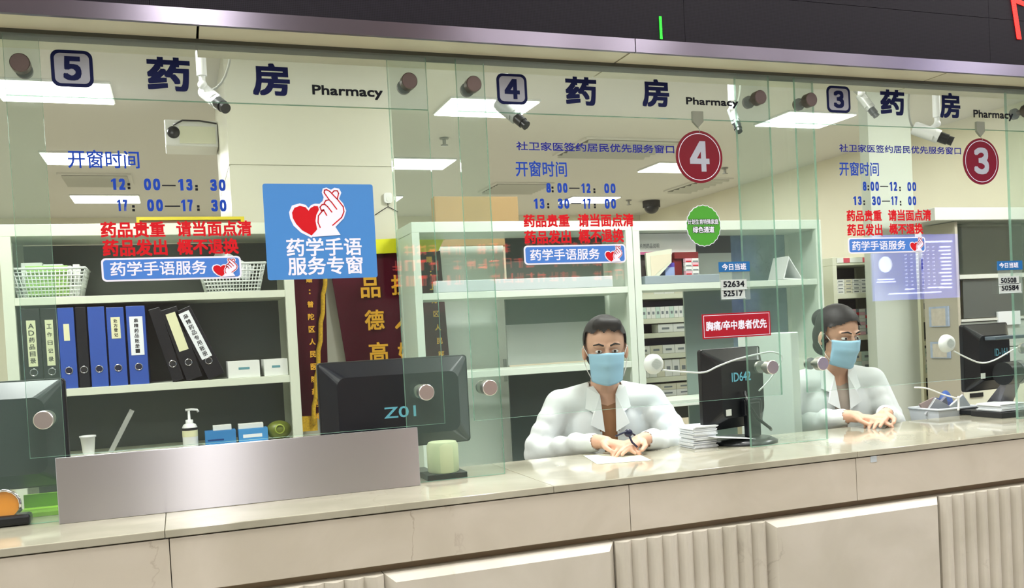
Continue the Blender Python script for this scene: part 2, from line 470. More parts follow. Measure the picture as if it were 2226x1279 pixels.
rp = N.new('ShaderNodeValToRGB'); rp.color_ramp.elements[0].position = .3; rp.color_ramp.elements[0].color = rgb((6, 4, 9)); rp.color_ramp.elements[1].position = 1; rp.color_ramp.elements[1].color = rgb((26, 21, 31))
L.new(pr.outputs[0], rp.inputs[0]); L.new(rp.outputs[0], b.inputs['Base Color'])
led = root('led_display', (1.5, -.139, 2.46), 'long black LED dot display board running above the steel trim over all pharmacy windows', 'display')
cols = [-1.6, -.02, 1.583, 2.872, 4.5, 6]
for a, b2 in zip(cols[:-1], cols[1:]):
    for z0, z1 in ((2.461, 2.625), (2.6265, 2.95)):
        q = MB(); q.box(a + .0006, b2 - .0006, -.138, -.10, z0, z1); q.build('display_module', m, led)
q = MB(); q.box(-1.6, 6, -.10, -.07, 2.461, 2.95); q.build('display_case', mat('seam_grey', (60, 56, 64), .6), led)


def dots(parent, name, pts, mt, dr=.0019, y=-.1392):
    q = MB()
    for x, z in pts: q.box(x - dr, x + dr, y - .0015, y, z - dr, z + dr)
    q.build(name, mt, parent)


dots(led, 'lit_green_stroke', [(1.4925 + k * .0045, 2.466 + j * .0045) for k in range(2) for j in range(16)], M_LEDG)
pts = [(2.984 + k * .0045 + (2.70 - z) * .16, z) for k in range(5) for z in [2.558 + j * .0045 for j in range(36)]]
pts += [(3.006 + j * .0045, 2.692 + k * .0045 - j * .001) for j in range(10) for k in range(4)]
dots(led, 'lit_red_stroke', pts, M_LEDR)


# glass ---------------------------------------------------------------
def pane(name, x0, x1, y0, y1, z0, z1, gm, parent):
    q = MB(); vs = [(x0, y0, z0), (x1, y0, z0), (x1, y1, z0), (x0, y1, z0), (x0, y0, z1), (x1, y0, z1), (x1, y1, z1), (x0, y1, z1)]
    q.add(vs, [(0, 1, 5, 4), (2, 3, 7, 6)]); q.k = 1
    q.add(vs, [(0, 3, 2, 1), (4, 5, 6, 7), (1, 2, 6, 5), (3, 0, 4, 7)])
    return q.build(name, [gm, M_GEDGE], parent)


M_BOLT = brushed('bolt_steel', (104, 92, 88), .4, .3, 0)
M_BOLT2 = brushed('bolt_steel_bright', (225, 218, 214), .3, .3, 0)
EXT = {5: (-.388, .756), 4: (.851, 1.995), 3: (2.104, 3.248)}
k = 0
for n, (a, b2) in EXT.items():
    k += 1
    wr = bpy.data.objects.new('window_%d' % k, None); COL.objects.link(wr); wr.location = (a, 0, ZB); WLD[wr.name] = Vector(wr.location); struct(wr)
    pane('upper_pane', a, b2, 0, .010, ZS + .0006, ZG - .006, M_GUP, wr)
    pane('lower_pane', a, b2, 0, .010, ZB, ZS - .0006, M_GPANE, wr)
for k2, (a, b2) in enumerate([(-.62, -.306), (.642, .952), (1.877, 2.205), (3.131, 3.46)]):
    wr = bpy.data.objects.new('window_%d' % (k2 + 4), None); COL.objects.link(wr); wr.location = (a, .03, ZC); WLD[wr.name] = Vector(wr.location); struct(wr)
    pane('fixed_pane', a, b2, .028, .040, ZC + .001, ZG - .006, M_GPIER, wr)
names = {-.347: 'far left glass pier', .695: 'left of the pier joining left and middle windows', .898: 'right of the pier joining left and middle windows',
         1.939: 'left of the pier joining middle and right windows', 2.152: 'right of the pier joining middle and right windows', 3.19: 'right edge of the right window'}
for x, where in names.items():
    for z, hh in ((2.327, 'upper'), (1.388, 'lower')):
        q = MB(); q.cyl((x, -.0005, z), (x, -.027, z), .0245, n=32); q.cyl((x, -.027, z), (x, -.0295, z), .0245, .0225, n=32)
        q.cyl((x, .0105, z), (x, .0275, z), .012); q.cyl((x, .0405, z), (x, .053, z), .022, n=28)
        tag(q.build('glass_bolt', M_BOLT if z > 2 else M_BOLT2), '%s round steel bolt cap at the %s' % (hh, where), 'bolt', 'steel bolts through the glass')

# counter -------------------------------------------------------------
ctr = root('service_counter', (1.2, 0, 0), 'long beige marble service counter with a polished pale top and fluted stone front', 'counter')
tops = [-1.4, -.06, .99, 2.07, 3.6, 5.5]
for a, b2 in zip(tops[:-1], tops[1:]):
    q = MB(); q.box(a + .0005, b2 - .0005, -.285, .285, ZC - .02, ZC); q.build('worktop_slab', M_TOP, ctr, bevel=.002)
ups = [-1.4, -.051, 1.233, 2.066, 3.4, 5.0]
for a, b2 in zip(ups[:-1], ups[1:]):
    q = MB(); q.box(a + .001, b2 - .001, -.2805, -.22, .944, ZC - .0235); q.build('upper_panel', M_MARBLE, ctr, bevel=.0015)
q = MB(); q.box(-1.4, 5, -.238, -.20, .90, .95); q.box(-1.4, 5, -.22, .10, 0, ZC - .021); q.build('core_wall', mat('groove_stone', (176, 160, 130), .6, noise=.06), ctr)
edges = [-.95, -.05, .485, 1.177, 1.706, 2.409, 2.94, 3.64, 4.2]
for i, (a, b2) in enumerate(zip(edges[:-1], edges[1:])):
    q = MB(); a += .0015; b2 -= .0015
    if i % 2:  # fluted
        nf = 10; w_ = (b2 - a) / nf; poly = []
        for j in range(nf):
            for t in range(8):
                u = t / 8; poly.append((a + (j + u) * w_, -.281 - .019 * sin(pi * u)))
        poly.append((b2, -.281)); poly += [(b2, -.236), (a, -.236)]
        q.hprism(poly, .08, .9195); q.build('fluted_panel', M_MARBLE2, ctr)
    else:
        c = .026
        vs = [(a, -.236, .08), (b2, -.236, .08), (b2, -.236, .9195), (a, -.236, .9195), (a, -.272, .08), (b2, -.272, .08), (b2, -.272, .9195), (a, -.272, .9195),
              (a + c, -.300, .10), (b2 - c, -.300, .10), (b2 - c, -.300, .898), (a + c, -.300, .898)]
        q.add(vs, [(0, 3, 2, 1), (3, 7, 6, 2), (0, 4, 7, 3), (1, 2, 6, 5), (0, 1, 5, 4), (4, 8, 11, 7), (7, 11, 10, 6), (6, 10, 9, 5), (5, 9, 8, 4), (8, 9, 10, 11)])
        q.build('bevelled_panel', M_MARBLE2, ctr)
a = at(1892, 993, -.2815); q = MB(); q.prism(rrect(a.x, a.x + .026, a.z - .02, a.z, .002), -.2817, -.2806)
tag(q.build('paper_label', mat('label_grey', (186, 196, 200), .6)), 'tiny torn grey paper label stuck on the counter front below the right window', 'label')
# steel stop plate in front of the left window
q = MB(); q.box(-.326, .662, -.022, -.010, ZC + .0005, 1.284)
tag(q.build('steel_plate', M_STEEL, bevel=.0015), 'wide brushed steel plate closing the pass slot below the left window, standing on the counter', 'plate')

# ------------------------------------------------------------------ decals on the glass
YS = -.0012
WN = {'5': 'left', '4': 'middle', '3': 'right'}


def num_plate(n, px0, py0, px1, py1):
    a = at(px0, py0, YS); b = at(px1, py1, YS)
    p = root('window_number_sign', (a.x, 0, b.z), 'square grey number %s sign with navy rounded border on the %s window' % (n, WN[n]), 'sign')
    W_ = b.x - a.x
    q = MB(); q.prism(rrect(a.x, b.x, b.z, a.z, W_ * .2), YS - .0015, YS); q.k = 1
    t = W_ * .085
    q.sheet(rrect(a.x + t, b.x - t, b.z + t, a.z - t, W_ * .14), YS - .0019); q.build('border', [M_NAVY, M_SILVER], p)
    q = MB(); c = (a.x + b.x) / 2; h = (a.z - b.z); g = W_ * (.22 if n != '4' else .25)
    put_text(q, chr(ord(n) + 0xFEE0), c - g, c + g, b.z + h * .17, a.z - h * .17, YS - .0025, .0034); q.build('numeral', M_NAVY, p)


num_plate('5', 108, 107, 205, 191); num_plate('4', 1078, 159, 1147, 228.5); num_plate('3', 1795.6, 186, 1849, 246.5)


def pharmacy(n, c1, c2, en):
    a = at(c1[0], c1[3]); p = root('pharmacy_lettering', (a.x, 0, a.z), 'two large navy vinyl characters along the top of the %s window' % WN[n], 'lettering')
    for ch, c in zip('药房', (c1, c2)):
        q = MB(); pix_text(q, ch, *c, y=YS, bold=.0034); q.build('character', M_NAVY, p)
    q = MB(); pix_text(q, 'Pharmacy', *en, y=YS, bold=.0012)
    tag(q.build('pharmacy_word', M_INK), 'small black English word Pharmacy at top of the %s window' % WN[n], 'lettering')


pharmacy('5', (317, 122, 416, 200), (546, 135.5, 632, 210), (678, 184, 833, 218))
pharmacy('4', (1227.7, 165.5, 1298.6, 230.5), (1394, 170.6, 1456, 234), (1491, 211, 1605.5, 236.5))
pharmacy('3', (1912.5, 193.7, 1967.4, 251.6), (2041.6, 201, 2088.6, 258), (2115.6, 238.5, 2203, 264))


def hours(n, head, l1, l2):
    a = at(head[0], head[3]); p = root('opening_hours_lettering', (a.x, 0, a.z), 'blue vinyl opening hours heading and times on the %s window' % WN[n], 'lettering')
    q = MB(); pix_text(q, '开窗时间', *head, y=YS, bold=.0007); q.build('heading', M_BLUEV, p)
    for l in (l1, l2):
        for t, x0, y0, x1, y1 in l:
            q = MB(); pix_text(q, t, x0, y0, x1, y1, y=YS, bold=.0016)
            q.build({'—': 'dash', ':': 'colon'}.get(t, 'digits'), M_INK if t in '—:' else M_BLUEV, p)


hours('5', (146, 325, 304, 367),
      [('12', 240, 388, 273, 413), (':', 280, 401, 281, 409), ('00', 312, 388, 349, 414), ('—', 352, 401, 382, 406), ('13', 386, 389, 419, 414.5), (':', 427, 405, 428, 412), ('30', 456, 390, 491, 415.5)],
      [('17', 253, 434, 278, 459), (':', 290, 449, 291, 457), ('00', 319, 433.5, 355, 459.5), ('—', 358, 446, 392, 451), ('17', 392.5, 434, 420, 459.5), (':', 431, 449, 432, 456), ('30', 458, 434, 493, 460)])
hours('4', (1120, 349.5, 1233, 385),
      [('8', 1187, 398, 1198, 419), (':', 1201, 408, 1202, 416), ('00', 1211, 398, 1234, 419.5), ('—', 1237, 408, 1260, 411), ('12', 1263, 399, 1284, 420), (':', 1292, 412, 1293, 418), ('00', 1313, 399, 1338.5, 420.5)],
      [('13', 1159.5, 432, 1184, 454), (':', 1191.6, 444, 1192, 451), ('30', 1212, 432, 1238, 454), ('—', 1241, 441, 1264, 444), ('17', 1266, 432, 1285, 454), (':', 1293, 445, 1294, 451), ('00', 1314, 432, 1339.5, 454)])
hours('3', (1824, 351.4, 1911, 383.3),
      [('8', 1875.3, 395, 1884, 415), (':', 1887.5, 405, 1888, 412), ('00', 1892, 395, 1911, 415.5), ('—', 1913, 404, 1931, 407), ('12', 1933, 395.5, 1950.5, 415.5), (':', 1956.4, 408, 1957, 414), ('00', 1972, 396, 1992, 416)],
      [('13', 1854, 427, 1873.4, 446), (':', 1878.5, 438, 1879, 444), ('30', 1895, 427, 1915, 446.5), ('—', 1917, 436, 1935, 439), ('17', 1936.5, 427, 1951.6, 446), (':', 1957.7, 439, 1958, 445), ('00', 1973.7, 427, 1992, 446.5)])
for n, bx in (('4', (1121.8, 307.5, 1466, 334)), ('3', (1824, 313, 2089, 336.5))):
    q = MB(); pix_text(q, '社卫家医签约居民优先服务窗口', *bx, y=YS, bold=.0005)
    tag(q.build('service_lettering', M_BLUEV2), 'single line of small deep blue characters above opening hours on the %s window' % WN[n], 'lettering')


def notice(n, *bx):
    a = at(bx[2][0], bx[2][3]); p = root('red_notice_lettering', (a.x, 0, a.z), 'two lines of red vinyl characters on the %s window' % WN[n], 'lettering')
    for t, c in zip((('药品贵重', '请当面点清'), ('药品发出', '概不退换')), (bx[:2], bx[2:])):
        for s_, c_ in zip(t, c):
            q = MB(); pix_text(q, s_, *c_, y=YS, bold=.0014); q.build('phrase', M_REDV, p)


notice('5', (217.6, 482.5, 360, 516), (382, 480.5, 548, 513), (222, 521, 365, 555.5), (384, 519.5, 519.5, 552))
notice('4', (1137.5, 466.5, 1238.7, 494), (1255.4, 465, 1378, 492.6), (1139.4, 501.5, 1242.6, 529.4), (1257, 498, 1356.7, 527))
notice('3', (1840, 457, 1917, 481), (1930, 456, 2024.5, 480), (1841.3, 487, 1918.8, 512.5), (1932.7, 486, 2007, 508.7))


def strip(n, px0, py0, px1, py1, tx, ic):
    a = at(px0, py0, YS); b = at(px1, py1, YS); p = root('sign_language_sticker', (a.x, 0, b.z), 'narrow blue white-edged sticker with small red heart on the %s window' % WN[n], 'sticker')
    q = MB(); q.prism(rrect(a.x, b.x, b.z, a.z, .012), YS - .0006, YS); q.k = 1; t = .005
    q.sheet(rrect(a.x + t, b.x - t, b.z + t, a.z - t, .008), YS - .0009); q.build('backing', [M_STKW, mat('sticker_blue', (66, 120, 200), .45)], p)
    q = MB(); pix_text(q, '药学手语服务', *tx, y=YS - .0012, bold=.0006); q.build('text_line', M_STKW, p)
    c = at(ic[0], ic[1], YS); d = at(ic[2], ic[3], YS); hand_icon(p, c.x, d.x, d.z, c.z, YS - .0013, 22)


strip('5', 219, 562, 526, 605, (239, 570, 450, 596), (459, 562, 519, 602))
strip('4', 1138, 534.5, 1361, 571, (1152, 542.5, 1304, 564), (1313, 534, 1354, 570))
strip('3', 1843, 517.5, 2012, 548, (1852, 524.5, 1969, 542.5), (1976, 516, 2008, 547))

# large square sticker
a = at(570, 399.5, YS); b = at(821, 603, YS)
p = root('sign_language_poster', (a.x, 0, b.z), 'large square sky blue sticker with red heart and hand on the left window', 'sticker')
q = MB(); q.prism(rrect(a.x, b.x, b.z, a.z, .007), YS - .001, YS); q.build('backing', M_STK, p)
Z = lambda x, y: (560 + x / 5.5607, 390 + y / 5.5607)
for t, bx in (('药学手语', (342, 715, 1264, 918)), ('服务专窗', (360, 942, 1278, 1140))):
    q = MB(); pix_text(q, t, *Z(bx[0], bx[1]), *Z(bx[2], bx[3]), y=YS - .0014, bold=.0010); q.build('text_line', M_STKW, p)
c = at(*Z(362, 98), YS); d = at(*Z(1088, 702), YS); hand_icon(p, c.x, d.x, d.z, c.z, YS - .0015, 15)


# hanging plaques
def plaque(n, px0, py0, px1, py1, clip, hole):
    y = -.012; a = at(px0, py0, y); b = at(px1, py1, y); cx, cz, rx, rz = (a.x + b.x) / 2, (a.z + b.z) / 2, (b.x - a.x) / 2, (a.z - b.z) / 2
    p = root('number_plaque', (cx, y, b.z), 'round dark red plaque with big silver %s hanging on the %s window' % (n, WN[n]), 'sign')
    q = MB(); q.prism(disc(cx, cz, rx, rz, 56), y - .003, y); q.build('disc', M_DRED, p)
    q = MB(); n_ = 56; o_ = disc(cx, cz, rx * .90, rz * .90, n_); i_ = disc(cx, cz, rx * .875, rz * .875, n_)
    q.add([(x, y - .0034, z) for x, z in o_ + i_], [(i, (i + 1) % n_, (i + 1) % n_ + n_, i + n_) for i in range(n_)]); q.build('ring', M_STKW, p)
    q = MB(); g = rx * .42; put_text(q, chr(ord(n) + 0xFEE0), cx - g, cx + g, cz - rz * .56, cz + rz * .60, y - .0036, .0045); q.build('numeral', M_SILVER, p)
    c = at(clip[0], clip[1], y); d = at(clip[2], clip[3], y); mx = (c.x + d.x) / 2
    q = MB(); q.prism([(c.x, d.z + .02), (mx, d.z), (d.x, d.z + .02), (d.x, c.z), (c.x, c.z)], -.010, -.0005)
    q.tube([(mx, -.006, d.z), (mx, y - .003, d.z - .012), (mx, y - .003, cz + rz * .92)], .0013, 6)
    q.build('hook', mat('smoky_hook', (150, 156, 140), .25, alpha=.85), p)


plaque('4', 1466, 283, 1572, 399, (1506, 241, 1531, 277), None)
plaque('3', 2091, 300, 2172, 402, (2124, 264, 2142.5, 297), None)

# green scalloped sticker
a = at(1488.6, 445, YS); b = at(1569.5, 536, YS); cx, cz, rx, rz = (a.x + b.x) / 2, (a.z + b.z) / 2, (b.x - a.x) / 2, (a.z - b.z) / 2
p = root('green_channel_sticker', (cx, 0, b.z), 'round green scalloped sticker with white characters in the right half of the middle window', 'sticker')
scal = lambda k: [(cx + rx * k * (1 - .035 * abs(cos(11 * t))) * cos(t), cz + rz * k * (1 - .035 * abs(cos(11 * t))) * sin(t)) for t in [2 * pi * i / 176 for i in range(176)]]
q = MB(); q.prism(scal(1.), YS - .0006, YS); q.k = 1; q.sheet(scal(.965), YS - .0009); q.build('backing', [M_STKW, M_GREENS], p)
for t, bx, bd in (('计划生育特殊家庭', (1494.8, 477, 1562, 487.5), .0002), ('绿色通道', (1506, 493, 1553, 506), .0005)):
    q = MB(); pix_text(q, t, bx[0] - 1, bx[1] - 1, bx[2] + 1, bx[3] + 1, y=YS - .0012, bold=bd + .0022); q.k = 1; pix_text(q, t, *bx, y=YS - .0016, bold=bd); q.build('text_line', [mat('dark_green_ink', (20, 60, 24), .5), M_STKW], p)


# duty holders
def duty(n, hx, tx, nums, bottom):
    a = at(hx[0], hx[1], YS); b = at(hx[2], hx[3], YS); p = root('duty_board', (a.x, 0, at(hx[0], bottom, YS).z), 'clear holder with blue heading and two number cards on the %s window' % WN[n], 'sign')
    q = MB(); q.box(a.x, b.x, YS - .004, YS, b.z, a.z); q.build('heading_plate', M_TEAL, p)
    q = MB(); pix_text(q, '今日当班', *tx, y=YS - .0045, bold=.0006); q.build('heading_text', M_STKW, p)
    zb = at(hx[0], bottom, YS).z
    q = MB(); q.box(a.x + .003, b.x - .002, YS - .003, YS, zb, b.z); q.build('clear_sleeve', glass('acrylic' + n, (.93, .95, .95), .14), p)
    for s_, c in nums:
        c0 = at(c[0] - 5, c[1] - 3, YS - .004); c1 = at(c[2] + 5, c[3] + 3, YS - .004)
        q = MB(); q.box(c0.x, c1.x, YS - .0045, YS - .003, c1.z, c0.z); cdm = q.build('number_card', mat('card_grey', (186, 194, 190), .5), p)
        q = MB(); pix_text(q, s_, *c, y=YS - .005, bold=.0008); q.build('card_number', M_INK, cdm)
        q = MB(); q.box(c0.x, c1.x, YS - .007, YS - .003, c1.z - .004, c1.z - .001); q.build('card_ledge', mat('clear_ledge', (214, 224, 222), .15), cdm)


duty('4', (1561.5, 570.3, 1629, 590), (1569, 573.6, 1622.6, 586.7), [('52634', (1572, 612, 1618.5, 623.5)), ('52517', (1572.6, 632.8, 1615, 643.5))], 654)
duty('3', (2167, 568.4, 2221, 586.4), (2172, 571.5, 2214, 582), [('50508', (2175.6, 604.8, 2210, 614.6)), ('50584', (2177, 620.8, 2215, 631))], 640.6)
# red priority sign
a = at(1525, 684, YS); b = at(1675, 729.5, YS); p = root('priority_sign', (a.x, 0, b.z), 'red rectangular priority sign with white characters at the lower right corner of the middle window', 'sign')
q = MB(); q.box(a.x, b.x, YS - .003, YS, b.z, a.z); q.k = 1; t = .0045; q.sheet([(a.x + t, b.z + t), (b.x - t, b.z + t), (b.x - t, a.z - t), (a.x + t, a.z - t)], YS - .0033)
t += .0018; q.k = 0; q.sheet([(a.x + t, b.z + t), (b.x - t, b.z + t), (b.x - t, a.z - t), (a.x + t, a.z - t)], YS - .0036); q.build('panel', [M_RED, M_STKW], p)
q = MB(); pix_text(q, '胸痛/卒中患者优先', 1534, 699.5, 1667, 713, y=YS - .004, bold=.0009); q.build('text_line', M_STKW, p)

# ------------------------------------------------------------------ ceiling fittings
for i, (x, y) in enumerate(PANELS):
    col = {-.84: 'left', 1.62: 'middle', 4.05: 'right'}[x]; rowt = {0.30: 'added unseen nearest', 2.61: 'second', 4.46: 'third', 6.36: 'farthest'}[y]
    p = root('ceiling_light', (x + .29, y + .21, CEIL - .03), 'rectangular white ceiling light panel, %s row from the glass, %s column' % (rowt, col), 'light', 'ceiling light panels')
    q = MB(); q.box(x, x + .58, y, y + .43, CEIL - .012, CEIL - .0005); q.build('frame', M_WHITE, p)
    q = MB(); q.box(x + .008, x + .572, y + .008, y + .422, CEIL - .018, CEIL - .0122); q.build('diffuser', M_LAMP, p)
for i, (x, y) in enumerate(HALLP):
    q = MB(); q.box(x - .15, x + .15, y - .6, y + .6, HALL - .03, HALL - .001)
    tag(q.build('hall_light', M_HLAMP), 'long bright ceiling light panel over the public hall in front of the counter', 'light', 'hall ceiling lights')


def vent(x0, x1, y0, y1, label):
    p = root('ceiling_vent', ((x0 + x1) / 2, (y0 + y1) / 2, CEIL - .03), label, 'vent')
    q = MB(); q.box(x0, x1, y0, y1, CEIL - .014, CEIL - .0005); q.k = 1; q.box(x0 + .03, x1 - .03, y0 + .03, y1 - .03, CEIL - .016, CEIL - .0145); q.build('frame', [M_CEIL, mat('vent_dark', (110, 110, 102), .7)], p)
    q = MB(); n = 7
    for i in range(n):
        yy = y0 + .04 + (y1 - y0 - .08) * i / (n - 1)
        q.add([(x0 + .03, yy - .012, CEIL - .018), (x1 - .03, yy - .012, CEIL - .018), (x1 - .03, yy + .012, CEIL - .034), (x0 + .03, yy + .012, CEIL - .034)], [(0, 1, 2, 3)])
    q.build('slats', mat('vent_slat', (200, 200, 188), .6), p)


vent(2.95, 3.8, 3.58, 4.25, 'large louvred air conditioning vent in the ceiling behind the blue line on the middle window')
vent(2.9, 3.5, 5.55, 6.1, 'dark slotted ceiling vent seen at the left of the opening hours on the middle window')
vent(4.95, 5.3, 5.2, 6.0, 'grey slotted ceiling vent below the round red plaque 4')
vent(-.82, -.28, 5.3, 5.8, 'slotted ceiling vent between two light panels behind the window 5 opening hours')
for (x, y), wh in zip(((1.89, 3.74), (4.86, 6.64), (4.867, 4.69), (4.892, 2.82)), ('between windows 5 and 4', 'left of the black dome camera', 'right of the round plaque 4', 'below number sign 3')):
    q = MB(); q.lathe([(.035, -.004), (.03, -.012), (.012, -.014)], (x, y, CEIL), 18); q.cyl((x, y, CEIL - .014), (x, y, CEIL - .05), .012); q.lathe([(.0, -.058), (.028, -.056), (.028, -.052), (0, -.05)], (x, y, CEIL), 16)
    tag(q.build('sprinkler', mat('sprinkler_metal', (150, 150, 146), .4, .5)), 'small metal ceiling sprinkler head %s' % wh, 'sprinkler', 'ceiling sprinklers')
p = root('dome_camera', (5.18, 6.7, CEIL - .14), 'small black dome security camera on the ceiling seen through window 4', 'security camera')
q = MB(); q.cyl((5.18, 6.7, CEIL - .075), (5.18, 6.7, CEIL - .001), .10, n=28); q.build('housing', M_BLACK2, p)
q = MB(); q.ell((5.18, 6.7, CEIL - .075), (.085, .085, .075)); q.build('dome', M_BLACK, p)


def cctv(x, y, z, aim, label, pole=None, size=1., cable=True, dirt=M_WHITE):
    p = root('security_camera', (x, y, z), label, 'security camera')
    px_ = pole or (x - .02, y)
    q = MB(); q.cyl((px_[0], px_[1], z + .075), (px_[0], px_[1], CEIL), .017, .017); q.cyl((px_[0], px_[1], z + .04), (px_[0], px_[1], z + .09), .011)
    q.build('ceiling_pole', M_WHITE, p)
    d = Vector(aim).normalized(); c = Vector((x, y, z)); s_ = size
    q = MB(); q.cyl((px_[0], px_[1], z + .045), c + Vector((0, 0, .015)), .011, n=12); q.ell((px_[0], px_[1], z + .045), (.016, .016, .016)); q.build('bracket', M_WHITE, p)
    q = MB(); q.cyl(c - d * .06 * s_, c + d * .04 * s_, .027 * s_, n=4); q.cyl(c - d * .065 * s_, c + d * .02 * s_, .024 * s_, n=18); q.build('body', dirt, p)
    q = MB(); q.cyl(c + d * .04 * s_, c + d * .075 * s_, .021 * s_, n=18); q.cyl(c + d * .06 * s_, c + d * .095 * s_, .016 * s_, .018 * s_, n=18); q.build('lens', M_BLACK, p)
    if cable:
        q = MB(); b0 = c - d * .06 * s_; t = Vector((px_[0] + .09 * cable, px_[1], z + .28)); pts = []
        for i in range(13):
            u = i / 12; pts.append(b0.lerp(t, u) + Vector((.05 * sin(pi * u) * cable, 0, -.03 * sin(2 * pi * u))))
        q.tube(pts, .0045, 6); q.build('cable', mat('grey_cable', (150, 152, 140), .5), p)


c5 = at(463, 214, .6); cctv(c5.x, .6, c5.z, (.35, -.7, -.5), 'white security camera on a pole hanging behind the left window between its two large characters', (at(441, 200, .6).x, .6))
c4 = at(1108, 244, .6); cctv(c4.x, .6, c4.z, (.5, -.6, -.7), 'grey security camera hanging just below the number 4 sign', (at(1098, 220, .6).x, .6), cable=False, dirt=mat('grey_plastic', (170, 176, 172), .4))
c4 = at(1597, 258, .6); cctv(c4.x, .6, c4.z, (-.1, -.5, -.8), 'grey security camera wrapped in clear film near the word Pharmacy on the middle window', (at(1592, 220, .6).x, .6), .8, .5, mat('foil_grey', (176, 184, 182), .15, .4))
c3 = at(1884, 225, .6); cctv(c3.x, .6, c3.z, (.3, -.4, -.8), 'slim silver security camera on a bent arm just right of the number 3 sign', (at(1872, 200, .6).x, .6), .8, -.8, mat('silver_plastic', (186, 190, 184), .25, .3))
c3 = at(2020, 290, .6); cctv(c3.x, .6, c3.z, (.62, -.6, -.45), 'white security camera with black lens and looping cable hanging behind the right window', (at(2036, 240, .6).x, .6), 1.15, -1.)

# ------------------------------------------------------------------ pillar, back furniture
q = MB(); q.box(.277, 1.083, 1.9, 2.98, 2.437, CEIL); q.box(.277, 1.083, 1.9, 2.98, 0, 2.43); q.box(.283, 1.077, 1.906, 2.974, 2.43, 2.437)
struct(q.build('wall_pillar', M_PILLAR))
q = MB(); q.box(4.09, 4.425, 1.9, 1.98, 0, CEIL); struct(q.build('wall_column', mat('column_paint', (206, 214, 202), .5)))
# projector on the pillar side
p = root('wall_projector', (.13, 2.8, 2.7), 'white boxy unit with round dark lens fixed to the cream pillar behind the left window', 'projector')
q = MB(); q.box(-.005, .274, 2.72, 2.96, 2.69, 2.835); q.build('body', M_WHITE, p, bevel=.006)
q = MB(); q.box(.07, .262, 2.715, 2.7195, 2.705, 2.80); q.build('side_grille', M_CREAMM, p)
q = MB(); q.lathe([(.0, -.012), (.026, -.012), (.034, -.004), (.034, 0)], (.04, 2.719, 2.765), 24, 'y'); q.build('lens', M_BLACK, p)
q = MB(); q.tube([(.04, 2.70, 2.80), (.09, 2.69, 2.825), (.18, 2.69, 2.825), (.27, 2.70, 2.815)], .005); q.build('cable', M_BLACK, p)
# device with cable on the pillar
a = at(843, 431, 1.89)
p = root('wall_alarm', (a.x, 1.9, a.z), 'small white rounded alarm device with two thin wires on the cream pillar', 'device')
q = MB(); q.prism(rrect(a.x - .021, a.x + .021, a.z - .026, a.z + .026, .012), 1.878, 1.8995); q.build('case', M_WHITE, p)
q = MB(); q.prism(disc(a.x, a.z - .006, .012), 1.875, 1.878); q.build('button', M_CARD, p)
q = MB(); q.tube([(a.x - .001, 1.894, a.z - .026), (a.x, 1.894, a.z - .042), (a.x - .03, 1.894, a.z - .06), (a.x - .07, 1.894, a.z - .085)], .002); q.tube([(a.x, 1.894, a.z - .042), (a.x + .05, 1.894, a.z - .07)], .002); q.build('wires', M_BLACK2, p)


def shelving(name, label, x0, x1, y0, y1, z1, shelves, mt=M_METALW, post=.045, back=None, rail=.05, cat='shelving', sides=True, z0=0.):
    p = root(name, ((x0 + x1) / 2, y0, z0), label, cat)
    for x in (x0, x1 - post):
        for y in (y0, y1 - .03):
            q = MB(); q.box(x, x + post, y, y + .03, z0, z1 - rail); q.build('post', mt, p)
    q = MB(); q.box(x0, x1, y0, y1, z1 - rail, z1); q.build('top', mt, p, bevel=.002)
    for z in shelves:
        q = MB(); q.box(x0 + post, x1 - post, y0 + .002, y1 - .031, z - .032, z); q.build('shelf', mt, p, bevel=.0015)
    if sides:
        for x in (x0 + .004, x1 - .012):
            q = MB(); q.box(x, x + .008, y0 + .03, y1 - .03, z0, z1 - rail); q.build('side_panel', mt, p)
    if back:
        for (a_, b_, c_, d_, m_) in back:
            q = MB(); q.box(a_, b_, y1 - .029, y1 - .018, c_, d_); q.build('back_panel', m_, p)
    return p


shelving('steel_shelving', 'pale enamel shelving unit holding ring binders and baskets behind the left window', -.66, .502, 1.5, 1.86, 2.104, (1.803, 1.42, 1.13, .6), post=.042,
         back=[(-.62, .46, .6, 2.05, mat('shelf_back_grey', (96, 104, 98), .35))], mt=mat('cabinet_enamel', (216, 222, 202), .4))
shelving('open_steel_rack', 'pale open steel rack with grey back panels in the left half of the middle window', 1.055, 2.209, 1.5, 1.81, 2.102, (1.765, 1.382, .8), post=.036,
         back=[(1.62, 2.17, 1.93, 2.05, M_DGREY), (1.62, 2.17, 1.765, 1.93, mat('mid_grey_panel', (128, 136, 132), .35)), (1.60, 2.17, 1.60, 1.733, M_BGREY), (1.60, 2.17, 1.39, 1.60, M_LGREY), (1.60, 2.17, .8, 1.35, mat('dark_green_grey', (74, 84, 80), .4))])
M_BM = marble('blue_marble_panel', (98, 122, 134), (150, 170, 176), (60, 76, 96), .2, 3.0, .4)
shelving('open_steel_rack', 'white green open steel rack with blue marble-patterned back panels between windows 4 and 3', 2.213, 3.385, 1.5, 1.81, 2.098, (1.772, 1.16, .8), post=.038,
         back=[(2.68, 2.98, 1.95, 2.05, M_DGREY), (2.68, 2.98, 1.772, 1.95, M_LGREY), (2.66, 2.97, .8, 1.74, M_BGREY), (2.98, 3.345, 1.772, 2.05, M_BM), (2.97, 3.345, 1.38, 1.74, M_BM)])
